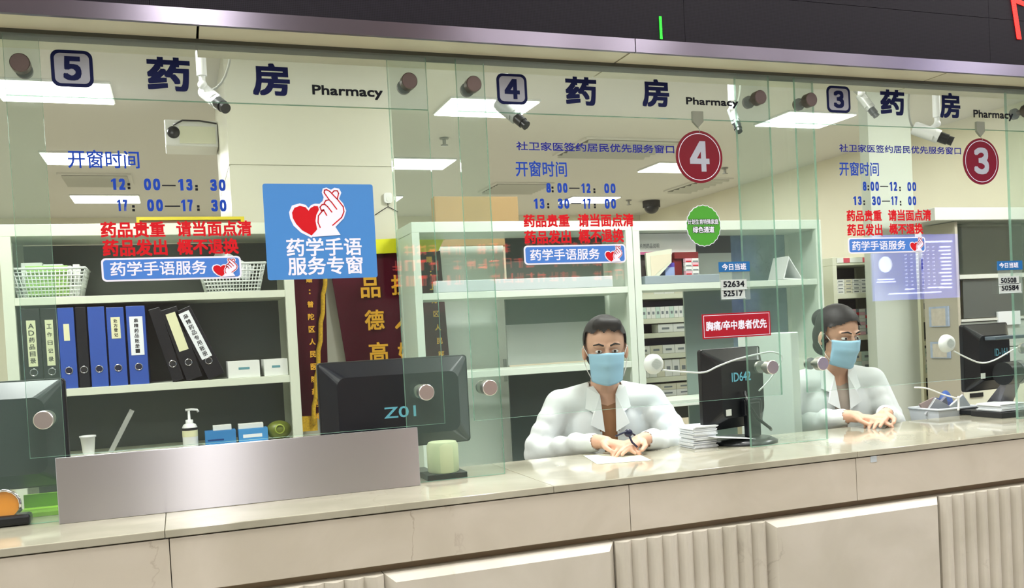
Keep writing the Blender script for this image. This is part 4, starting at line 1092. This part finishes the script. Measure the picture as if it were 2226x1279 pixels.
# loose things on the open rack in front of it (upper opening)
SZ = 1.7725
carton('printed_carton', 'large white printed carton with a pink stripe behind the green sticker', 2.262, 2.648, 1.61, 1.76, 1.935, 2.046, mat('bright_card', (240, 243, 240), .6), (.02, .40, 0, .13, mat('pink_stripe', (214, 110, 156), .5)), marktext=('片剂药品说明', .12, .42, .30, .52, M_INKG))
carton('printed_carton', 'dark taupe carton lying under the large white printed carton', 2.262, 2.648, 1.64, 1.76, SZ + .0005, 1.9345, mat('taupe_box', (92, 82, 80), .5))
U = lambda x, y: (lambda v: (v.x, v.z))(at(x, y, 1.565))
q = MB(); q.prism([U(1408.5, 610), U(1424, 610), U(1459.7, 571), U(1460, 541), U(1403.9, 550.4)], 1.565, 1.58); q.k = 1
q.prism([U(1416, 606), U(1423, 599), U(1457, 569), U(1458, 552), U(1413.5, 557)], 1.563, 1.5648)
tag(q.build('cream_frame', [M_CREAMM, mat('cream_card', (222, 214, 188), .6)]), 'tilted cream board with a grey edge leaning on the rack shelf', 'board')
q = MB(); q.box(2.50, 2.645, 1.585, 1.638, 1.908, 1.942)
q.box(2.50, 2.55, 1.60, 1.635, SZ + .0005, 1.908)
tag(q.build('red_carton', mat('deep_red_box', (120, 26, 24), .5)), 'dark red carton standing behind the stacked pink boxes', 'box')
row(2.556, 2.64, 1.572, SZ + .0005, .040, .0215, [0, 3, 0], 'pink boxes on the open rack', 'thin white and pink medicine box stacked on the open rack', 6, d=.022, mark=(.1, .9, .1, .4))
carton('medicine_box', 'purple topped medicine box lying beside the stack of pink boxes', 2.44, 2.497, 1.585, 1.635, SZ + .0005, 1.887, TINTS[5], (0, 1, .8, 1, mat('violet_print', (84, 66, 170), .5)))
# triangular prism display
a = at(1703, 521, 1.56); b = at(1735, 573, 1.56); c = at(1691, 571, 1.56)
q = MB(); o_ = [(c.x, c.z), (b.x, b.z), (a.x, a.z)]; cx = sum(v[0] for v in o_) / 3; cz = sum(v[1] for v in o_) / 3; i_ = [(cx + (x - cx) * .84, cz + (z - cz) * .84) for x, z in o_]
dz = 1.7725 - c.z + .004
o_ = [(x, z + dz) for x, z in o_]; i_ = [(x, z + dz) for x, z in i_]
vs = [(x, 1.52, z) for x, z in o_ + i_] + [(x, 1.66, z) for x, z in o_ + i_]
q.add(vs, [(0, 1, 4, 3), (1, 2, 5, 4), (2, 0, 3, 5), (0, 6, 7, 1), (1, 7, 8, 2), (2, 8, 6, 0), (3, 4, 10, 9), (4, 5, 11, 10), (5, 3, 9, 11), (6, 9, 10, 7), (7, 10, 11, 8), (8, 11, 9, 6)])
tag(q.build('triangle_stand', M_WHITE), 'hollow white triangular display stand on the shelf between the middle and right windows', 'stand')

# partition beside the person of the right window
q = MB(); q.box(2.335, 2.375, .40, .78, .76, 1.50)
tag(q.build('white_partition', mat('partition_white', (214, 226, 218), .4), bevel=.004), 'slim white upright partition left of the person in the right window', 'partition')

# ------------------------------------------------------------------ furniture behind the right window
shelving('medicine_rack', 'pale medicine rack with red and white strip on top behind the right window', 3.90, 4.385, 2.05, 2.42, 1.93, (1.70, 1.43, 1.20, .95), M_CREAMM, .03, back=[(3.93, 4.36, .9, 1.9, mat('dark_back', (70, 70, 76), .5))])
q = MB()
for k in range(6): q.k = 0 if k in (1, 4) else 1; q.box(3.93 + k * .05, 3.98 + k * .05, 2.044, 2.0495, 1.895, 1.925)
tag(q.build('price_strip', [mat('faded_red', (206, 76, 92), .6), M_CARD]), 'red and white strip along the top edge of the pale medicine rack', 'strip')
row(3.95, 4.34, 2.08, 1.701, .06, .022, [0, 0, 1], 'flat boxes on the pale rack top shelf', 'flat white medicine box stacked on the top shelf of the pale rack', 4, mark=(.2, .8, .3, .6))
row(3.95, 4.34, 2.08, 1.431, .07, .020, [0, 3, 0], 'flat boxes on the pale rack second shelf', 'flat white or pink medicine box on the second shelf of the pale rack', 8, mark=(0, .3, 0, 1))
row(3.95, 4.34, 2.08, 1.201, .085, .06, [1, 0, 2], 'boxes on the pale rack third shelf', 'ivory medicine box on the third shelf of the pale rack', 2)
q = MB(); q.prism(disc(4.235, 1.83, .018), 2.040, 2.0435); tag(q.build('round_tag', mat('tag_blue', (36, 70, 150), .5)), 'small round blue shelf tag near the top of the pale rack', 'tag')
# post shelf with leaflets
shelving('narrow_rack', 'narrow grey rack with white drug boxes just right of the pillar', 4.735, 5.28, 2.2, 2.55, 1.97, (1.52, 1.36, 1.14, .95), M_CREAMM, .02, back=[(4.76, 5.25, .8, 1.95, M_DGREY)])
row(4.76, 4.86, 2.22, 1.521, .09, .16, [0, 0], 'drug boxes on the narrow rack', 'tall plain white drug box on the narrow rack', 2)
row(4.76, 4.86, 2.22, 1.141, .09, .055, [2, 0], 'teal boxes on the narrow rack', 'white and teal drug box on the narrow rack', 3)
M_LEAF = mat('leaflet_blue', (170, 184, 206), .5, noise=.12, scale=40); M_LEAF2 = mat('leaflet_beige', (204, 196, 182), .6, noise=.1, scale=40)
for (y0, y1, lb) in ((1.462, 1.585, 'blue and beige leaflet folder fixed high on the cabinet side in the right window'), (1.27, 1.37, 'blue leaflet folder fixed low on the cabinet side in the right window')):
    Y0, Y1 = 1.565, 1.715
    p = root('leaflet_holder', (4.34, 1.6, y0), lb, 'leaflet')
    q = MB(); q.box(4.333, 4.3445, Y0, Y1, y0, y1); q.build('folder', M_LEAF, p); q = MB(); q.box(4.3315, 4.3329, Y0 + .02, Y1 - .02, y0 + .005, y1 - .012); q.build('page', M_LEAF2, p)
# big cabinet right
p = root('sliding_cabinet', (4.75, 1.5, 0), 'large grey and white cabinet with sliding glass doors behind the right window', 'cabinet')
M_CABW = mat('cabinet_white', (214, 216, 208), .35); M_CG = glass('cabinet_glass', (.6, .64, .62), .10, (120, 126, 120))
q = MB(); q.box(4.345, 5.5, 1.74, 1.76, .05, 2.08); q.box(4.345, 4.365, 1.50, 1.74, .05, 2.08); q.build('carcass', mat('warm_grey_carcass', (186, 180, 162), .5), p)
q = MB(); q.box(4.16, 5.5, 1.46, 1.80, 2.085, 2.16); q.build('top_box', M_CABW, p, bevel=.004)
for z0, z1, nm in ((1.74, 1.765, 'upper_rail'), (1.13, 1.16, 'lower_rail'), (1.485, 1.50, 'middle_rail')):
    q = MB(); q.box(4.3655, 5.5, 1.495, 1.739, z0, z1); q.build(nm, M_CABW, p)
q = MB(); q.box(4.36, 4.95, 1.51, 1.516, 1.77, 2.07); q.build('glass_door', M_CG, p)
q = MB(); q.box(4.9, 5.48, 1.52, 1.526, 1.77, 2.07); q.build('glass_door', M_CG, p)
q = MB(); q.box(4.40, 4.88, 1.51, 1.516, 1.505, 1.735); q.build('grey_door', M_DGREY, p)
q = MB(); q.box(4.36, 5.48, 1.505, 1.515, 1.32, 1.48); q.build('drawer_front', M_LGREY, p, bevel=.003)
q = MB(); q.box(4.36, 5.48, 1.505, 1.515, 1.165, 1.315); q.build('drawer_front', M_LGREY, p, bevel=.003)
q = MB(); q.box(4.36, 5.48, 1.51, 1.52, .1, 1.12); q.build('lower_door', M_CREAMM, p)
q = MB(); q.box(4.42, 4.52, 1.503, 1.5095, 1.03, 1.055); q.build('door_handle', M_BLACK, p)
a = at(2170, 678, 1.49); b = at(2219, 705, 1.49)
carton('name_card', 'blank white card fixed on the grey drawer front at the right', a.x, b.x, 1.490, 1.5045, b.z, a.z, M_PAPER, cat='card')

# ------------------------------------------------------------------ lit boards on the far hall wall (seen mirrored in the glass)
p = root('hall_screen', (8.3, -6.1, 1.78), 'large lit blue queue screen on the hall wall, mirrored faintly in the right window', 'screen')
M_SC = mat('screen_blue', (98, 104, 236), .5, emit=6); M_SCW = mat('screen_white', (215, 220, 255), .5, emit=13); M_SCD = mat('screen_navy', (40, 50, 225), .5, emit=5)
q = MB(); q.box(7.65, 9.10, -6.098, -6.06, 1.66, 2.56); q.build('casing', M_BLACK, p)
q = MB(); q.box(7.72, 9.04, -6.059, -6.05, 1.72, 2.50); q.build('display', M_SC, p)
q = MB()
for i in range(12):
    for k in range(6): q.box(8.22 + k * .085, 8.235 + k * .085, -6.049, -6.046, 2.34 - i * .045, 2.352 - i * .045)
    q.box(8.78 - random.random() * .06, 8.92, -6.049, -6.046, 2.335 - i * .045, 2.353 - i * .045)
q.box(8.2, 8.95, -6.049, -6.046, 2.40, 2.42)
q.build('table_rows', M_SCW, p)
q = MB(); n = 36; o_ = disc(7.92, 2.15, .10, n=n); i_ = disc(7.92, 2.15, .075, n=n)
q.prism([(x, z) for x, z in disc(7.92, 2.15, .095, n=36)], -6.049, -6.047); q.build('round_emblem', M_SCW, p)
q = MB(); q.box(7.80, 8.04, -6.049, -6.046, 1.965, 1.98); q.box(7.78, 8.06, -6.049, -6.046, 1.935, 1.95); q.box(7.95, 8.75, -6.049, -6.046, 1.79, 1.805); q.box(8.2, 8.34, -6.049, -6.046, 1.84, 1.852); q.box(8.55, 8.8, -6.049, -6.046, 1.85, 1.862); q.build('caption_bars', M_SCW, p)
q = MB(); q.box(8.97, 9.04, -6.049, -6.046, 1.74, 2.50); q.box(8.38, 8.46, -6.0495, -6.0465, 1.74, 2.48); q.build('side_band', M_SCD, p)
p = root('hall_led_board', (3.1, -6.1, 2.0), 'black LED board with red dot text on the hall wall, mirrored faintly in the glass', 'display')
q = MB(); q.box(1.9, 4.7, -6.098, -6.05, 1.98, 2.55); q.build('casing', M_BLACK, p)
M_LR2 = mat('led_row_red', (255, 120, 105), .5, emit=1.2)
q = MB(); random.seed(3)
for r_ in range(3):
    x = 1.98
    while x < 4.55:
        wch = .09
        if random.random() < .82:
            for _ in range(5):
                if random.random() < .5: zz = 2.07 + r_ * .15 + random.random() * .1; q.box(x, x + wch, -6.049, -6.046, zz, zz + .014)
                else: xx = x + random.random() * wch; q.box(xx, xx + .014, -6.049, -6.046, 2.07 + r_ * .15, 2.17 + r_ * .15)
        x += .125
o = q.build('lit_text', M_LR2, p)


# ------------------------------------------------------------------ people
def remesh(q, voxel, smooth=4, fac=.5):
    me = bpy.data.meshes.new('lump'); me.from_pydata(q.v, [], q.f); me.update()
    o = bpy.data.objects.new('lump', me); COL.objects.link(o)
    r_ = o.modifiers.new('r', 'REMESH'); r_.mode = 'VOXEL'; r_.voxel_size = voxel
    s_ = o.modifiers.new('s', 'SMOOTH'); s_.factor = fac; s_.iterations = smooth
    bpy.context.view_layer.update()
    m2 = bpy.data.meshes.new_from_object(o.evaluated_get(bpy.context.evaluated_depsgraph_get()))
    vs = [p.co.copy() for p in m2.vertices]; fs = [tuple(p.vertices) for p in m2.polygons]
    bpy.data.objects.remove(o); bpy.data.meshes.remove(me); bpy.data.meshes.remove(m2)
    return vs, fs


def cut(vs, fs, keep):
    out = []
    for f in fs:
        c = sum((vs[i] for i in f), Vector()) / len(f)
        if keep(c): out.append(f)
    used = sorted({i for f in out for i in f}); mp_ = {v: i for i, v in enumerate(used)}
    return [vs[i] for i in used], [tuple(mp_[i] for i in f) for f in out]


def hand(q, wrist, d, up, side, curl=.5, s=1.):
    """palm and five separate fingers; d: pointing direction, up: back of the hand, side: +1 when the thumb leaves towards the right of d"""
    d = Vector(d).normalized(); up = Vector(up); up = (up - d * up.dot(d)).normalized(); r = d.cross(up).normalized() * side
    W0 = Vector(wrist)
    q.cap(W0 - d * .02, W0 + d * .02, .025 * s, .024 * s)
    for k in (-1, -.33, .33, 1): q.cap(W0 + d * .02 + r * k * .010, W0 + d * .078 + r * k * .0285 - up * abs(k) * .002, .0145 * s, .0125 * s)
    for i, (off, L_) in enumerate(((.031, .068), (.0105, .078), (-.0105, .072), (-.031, .055))):
        base = W0 + d * .085 + r * off; a = curl * (.5 + .15 * i); dd = (d * cos(a * .5) - up * sin(a * .5) + r * off * 1.6).normalized(); p1 = base + dd * L_ * .45
        dd = (d * cos(a) - up * sin(a) + r * off * 1.4).normalized(); p2 = p1 + dd * L_ * .32
        dd = (d * cos(a * 1.6) - up * sin(a * 1.6)).normalized(); p3 = p2 + dd * L_ * .25
        q.cap(base - d * .01, p1, .0095 * s, .0086 * s, 10); q.cap(p1, p2, .0086 * s, .008 * s, 10); q.cap(p2, p3, .008 * s, .0066 * s, 10)
    t0 = W0 + d * .022 + r * .026; t1 = t0 + (d * .75 + r * .8 - up * .25).normalized() * .036; t2 = t1 + (d * .95 + r * .25 - up * .3).normalized() * .030
    q.cap(t0 - r * .008, t0, .014 * s, .0125 * s, 10); q.cap(t0, t1, .0125 * s, .0102 * s, 10); q.cap(t1, t2, .0100 * s, .0078 * s, 10)


def person(label, x, y, rot, headturn, tilt, shirt, coatmat, hairstyle, wr, el, glasses=False, skin=M_SKIN, sc=1.0, z0=0.):
    T = Matrix.Translation((x, y, z0)) @ Matrix.Rotation(rot, 4, 'Z') @ Matrix.Scale(sc, 4)
    HC = Vector((0, -.175, 1.475)); HR = Matrix.Rotation(headturn, 4, 'Z') @ Matrix.Rotation(tilt, 4, 'X')
    hp = lambda p: HC + (HR @ Vector(p))
    sh = [Vector((s_ * .178, -.10, 1.265)) for s_ in (-1, 1)]
    # body with head, arms, hands and legs: one surface
    q = MB(); R3 = HR.to_3x3()
    q.ell(hp((0, .012, .030)), (.076, .094, .090), 24, 16, R3)           # skull
    q.ell(hp((0, -.020, -.035)), (.060, .068, .080), 20, 14, R3)          # face
    q.cap(hp((0, -.062, -.098)), hp((0, -.060, -.092)), .024, .024)       # chin
    q.cap(hp((-.038, -.015, -.078)), hp((-.02, -.055, -.096)), .022, .02); q.cap(hp((.038, -.015, -.078)), hp((.02, -.055, -.096)), .022, .02)
    q.cap(hp((0, -.086, .012)), hp((0, -.104, -.028)), .008, .013); q.ell(hp((-.012, -.094, -.032)), (.009, .009, .007), 10, 8); q.ell(hp((.012, -.094, -.032)), (.009, .009, .007), 10, 8)
    q.cap(hp((-.045, -.070, .026)), hp((-.012, -.084, .024)), .009, .008); q.cap(hp((.045, -.070, .026)), hp((.012, -.084, .024)), .009, .008)
    q.cap(hp((-.02, -.086, -.062)), hp((.02, -.086, -.062)), .007, .007); q.cap(hp((-.017, -.083, -.072)), hp((.017, -.083, -.072)), .008, .008)
    for s_ in (-1, 1):
        q.ell(hp((s_ * .080, .008, -.012)), (.010, .020, .031), 14, 10, R3); q.cap(hp((s_ * .048, -.046, -.020)), hp((s_ * .046, -.040, -.035)), .014, .014)
    q.cap(HC + Vector((0, .02, -.06)), Vector((0, -.105, 1.30)), .052, .060); q.cap(Vector((0, -.105, 1.30)), Vector((0, -.09, 1.24)), .065, .08)
    q.cap(sh[0], sh[1], .060, .060); q.ell((0, -.075, 1.17), (.175, .105, .17)); q.ell((0, -.035, .98), (.150, .10, .16)); q.ell((0, 0, .83), (.17, .13, .12))
    for i, s_ in enumerate((-1, 1)):
        e = Vector(el[i]); w_ = Vector(wr[i]); q.cap(sh[i], e, .050, .040); q.cap(e, w_, .040, .026)
        hd = (w_ - e).normalized(); hd = Vector((hd.x - s_ * .35, hd.y, -.12)).normalized(); hand(q, w_ + hd * .01, hd, (0, 0, 1), -1 if s_ > 0 else 1, .55)
        k_ = Vector((s_ * .11, .02 - .42, .79)); hpv = Vector((s_ * .09, 0, .80)); q.cap(hpv, Vector((s_ * .10, -.10, .80)), .085, .078)
        kk = Vector((s_ * .12, -.105, .60)); q.cap(Vector((s_ * .10, -.10, .80)), kk, .075, .055); an = Vector((s_ * .12, .06, .20)); q.cap(kk, an, .055, .036); q.cap(an, Vector((s_ * .12, -.12, .16)), .038, .030)
    vs, fs = remesh(q, .0042, 3)
    b = MB(); b.T = T; b.smooth = True; b.add(vs, fs)
    body = b.build('person', skin, origin=T @ Vector((0, 0, 0.15))); tag(body, label, 'person')
    # coat
    q = MB(); q.cap(sh[0] + Vector((.01, 0, -.004)), sh[1] + Vector((-.01, 0, -.004)), .066, .066); q.cap((-.06, -.10, 1.315), (-.17, -.10, 1.275), .035, .05); q.cap((.06, -.10, 1.315), (.17, -.10, 1.275), .035, .05); q.ell((0, -.075, 1.16), (.192, .122, .18)); q.ell((0, -.035, .97), (.178, .128, .20)); q.ell((0, -.01, .82), (.20, .16, .15))
    q.cap((-.05, -.095, 1.29), (.05, -.095, 1.29), .062, .062)
    for i in range(2):
        e = Vector(el[i]); w_ = Vector(wr[i]); q.cap(sh[i], e, .062, .050); q.cap(e, w_ - (w_ - e).normalized() * .03, .050, .037)
        for t in (.3, .55, .8):
            c = sh[i].lerp(e, t); q.cap(c + Vector((-.02, -.02, .0)), c + Vector((.02, .02, 0)),   .047, .047)
        for t in (.15, .45, .7):
            c = e.lerp(w_, t); q.cap(c + Vector((-.010, 0, .010)), c + Vector((.010, 0, -.010)), .041, .039)
    vs, fs = remesh(q, .0085, 3)
    def keep(c):
        if (c - HC - Vector((0, .02, -.08))).length < .115 and c.z > 1.30 and abs(c.x) < .058: return False
        if c.y < -.10 and c.z > .98 and abs(c.x) < .012 + max(0, (c.z - 1.02)) * .16: return False
        for i in range(2):
            e = Vector(el[i]); w_ = Vector(wr[i]); d = (w_ - e).normalized()
            if (c - w_).length < .07 and (c - w_).dot(d) > -.012: return False
        return True
    vs, fs = cut(vs, fs, keep); b = MB(); b.T = T; b.smooth = True; b.add(vs, fs); o = b.build('coat', coatmat, body)
    sd = o.modifiers.new('thickness', 'SOLIDIFY'); sd.thickness = .003; sd.offset = -1
    # lapels and buttons
    b = MB(); b.T = T
    for s_ in (-1, 1):
        P_ = [(s_ * .050, -.150, 1.335), (s_ * .030, -.185, 1.30), (s_ * .022, -.214, 1.16), (s_ * .075, -.213, 1.19), (s_ * .060, -.196, 1.235), (s_ * .088, -.178, 1.25), (s_ * .075, -.150, 1.33)]
        b.add([Vector(v) for v in P_] + [Vector(v) + Vector((0, .004, 0)) for v in P_], [tuple(range(7)), tuple(range(13, 6, -1))] + [(i, i + 7, (i + 1) % 7 + 7, (i + 1) % 7) for i in range(7)])
    b.build('lapels', coatmat, body)
    b = MB(); b.T = T
    for z in (1.05, .97): b.lathe([(.0, -.004), (.008, -.004), (.008, 0)], (.02, -.172 if z > 1 else -.166, z), 14, 'y')
    b.build('buttons', M_LGREY, body)
    # shirt under the coat
    q = MB(); q.cap(sh[0] + Vector((.03, 0, -.02)), sh[1] + Vector((-.03, 0, -.02)), .052, .052); q.ell((0, -.078, 1.16), (.170, .112, .165)); q.ell((0, -.035, .98), (.155, .108, .165)); q.cap((-.02, -.11, 1.27), (.02, -.11, 1.27), .052, .052)
    vs, fs = remesh(q, .009, 3); vs, fs = cut(vs, fs, lambda c: not (c.z > 1.275 and c.y < -.125 and abs(c.x) < .04)); b = MB(); b.T = T; b.smooth = True; b.add(vs, fs); b.build('shirt', shirt, body)
    # hair
    q = MB(); q.ell(hp((0, .014, .038)), (.085, .104, .095), 24, 16, R3); (q.cap(hp((-.02, -.045, .10)), hp((.035, -.05, .098)), .03, .028) if hairstyle == 'short' else None)
    q.ell(hp((0, .05, -.01)), (.078, .075, .09), 20, 14, R3)
    if hairstyle == 'short':
        for s_ in (-1, 1): q.cap(hp((s_ * .066, -.030, .055)), hp((s_ * .074, -.012, .005)), .014, .008)
    else:
        for s_ in (-1, 1): q.cap(hp((s_ * .012, -.050, .090)), hp((s_ * .062, -.042, .048)), .012, .010); q.cap(hp((s_ * .070, -.035, .045)), hp((s_ * .078, -.002, -.02)), .012, .012)
        q.ell(hp((0, .118, .045)), (.045, .042, .045)); q.ell(hp((0, .07, -.06)), (.06, .045, .05))
    vs, fs = remesh(q, .005, 2, .4); inv = HR.inverted()
    def kh(c):
        l = inv @ (c - HC)
        if hairstyle == 'short': return not (l.y < -.02 and l.z < .082 - .38 * max(0, abs(l.x) - .035) + .006 * sin(l.x * 160)) and not (l.z < -.07) and not (l.y < -.002 and l.z < -.004)
        return not (l.y < -.02 and l.z < .078 - .55 * max(0, abs(l.x) - .02)) and not (l.y < -.015 and l.z < -.02)
    vs, fs = cut(vs, fs, kh); b = MB(); b.T = T; b.smooth = True; b.add(vs, fs); b.build('hair', M_HAIR, body)
    # eyes and brows
    for s_ in (-1, 1):
        b = MB(); b.T = T @ Matrix.Translation(HC) @ HR; b.ell((s_ * .030, -.0735, .003), (.0135, .0125, .0068), 16, 10); b.k = 1; b.ell((s_ * .030, -.0835, .004), (.0055, .003, .0052), 12, 8)
        b.build('eye', [mat('eye_white', (232, 230, 226), .25), mat('iris', (38, 26, 20), .2)], body)
        b = MB(); b.T = T @ Matrix.Translation(HC) @ HR; b.tube([(s_ * .012, -.0925, .027), (s_ * .030, -.0905, .034), (s_ * .050, -.0745, .028)], [.003, .0036, .002], 6); b.build('eyebrow', M_HAIR, body)
    # mask
    b = MB(); b.T = T @ Matrix.Translation(HC) @ HR; b.smooth = True; nu, nv = 18, 12; vs = []
    for j in range(nv + 1):
        v = j / nv; z = -.008 - v * .108
        for i in range(nu + 1):
            u = -1 + 2 * i / nu; a = u * 1.12; bulge = .124 - .034 * abs(v - .30) - .012 * abs(u) + (.006 * (1 - abs(u)) * (1 if v < .4 else 0))
            ple = .0016 * sin(v * 6 * pi); zz = z + (-.010 * (1 - abs(u)) if v > .6 else 0) + (.012 * (1 - abs(u)) if v < .12 else 0)
            vs.append((.076 * sin(a) * (1 - .12 * v), -(bulge + ple) * cos(a) * .98 + .002, zz))
    b.add(vs, [(j * (nu + 1) + i, (j + 1) * (nu + 1) + i, (j + 1) * (nu + 1) + i + 1, j * (nu + 1) + i + 1) for j in range(nv) for i in range(nu)])
    o = b.build('face_mask', M_MASK, body); sd = o.modifiers.new('thickness', 'SOLIDIFY'); sd.thickness = .002
    b = MB(); b.T = T @ Matrix.Translation(HC) @ HR
    for s_ in (-1, 1):
        b.tube([(s_ * .068, -.045, -.018), (s_ * .082, -.010, .012), (s_ * .088, .012, .005), (s_ * .086, .018, -.03), (s_ * .074, -.02, -.075), (s_ * .062, -.042, -.10)], .0016, 6)
    b.build('mask_loops', M_WHITE, o)
    return body, T


P4, T4 = person('person with short black hair, blue face mask and white coat in the middle window', 1.585, .635, radians(-17), radians(-4), radians(8), M_BROWNS, M_COAT, 'short',
                [(-.075, -.415, 1.150), (.085, -.43, 1.150)], [(-.285, -.17, 1.085), (.285, -.17, 1.085)])
P3, T3 = person('person with dark hair in a bun, face mask and white coat in the right window', 2.69, .66, radians(-14), radians(14), radians(14), mat('taupe_shirt', (176, 164, 152), .8), M_COAT, 'bun',
                [(-.075, -.40, 1.150), (.075, -.41, 1.150)], [(-.255, -.17, 1.085), (.235, -.17, 1.085)], skin=M_SKIN2, sc=1.0)
# folded glasses / pen held by the person of the middle window
c = T4 @ Vector((.01, -.525, 1.165))
q = MB(); q.tube([c + Vector((-.045, 0, .015)), c + Vector((.0, -.005, .03)), c + Vector((.03, 0, .012))], .0035, 8); q.tube([c + Vector((0, 0, .03)), c + Vector((.012, -.01, -.01)), c + Vector((.03, -.012, -.028))], .004, 8); q.ell(c + Vector((.005, 0, .022)), (.016, .010, .014))
tag(q.build('stamp_pen', mat('dark_blue_plastic', (26, 30, 60), .3)), 'small dark blue pen held in the hands of the person in the middle window', 'pen')
q = MB(); q.hprism([(1.27, .02), (1.45, -.02), (1.50, .20), (1.32, .24)], ZC + .0006, ZC + .0016)
tag(q.build('slip_paper', mat('pale_slip', (216, 224, 204), .7)), 'pale prescription slip on the worktop before the person in the middle window', 'paper')
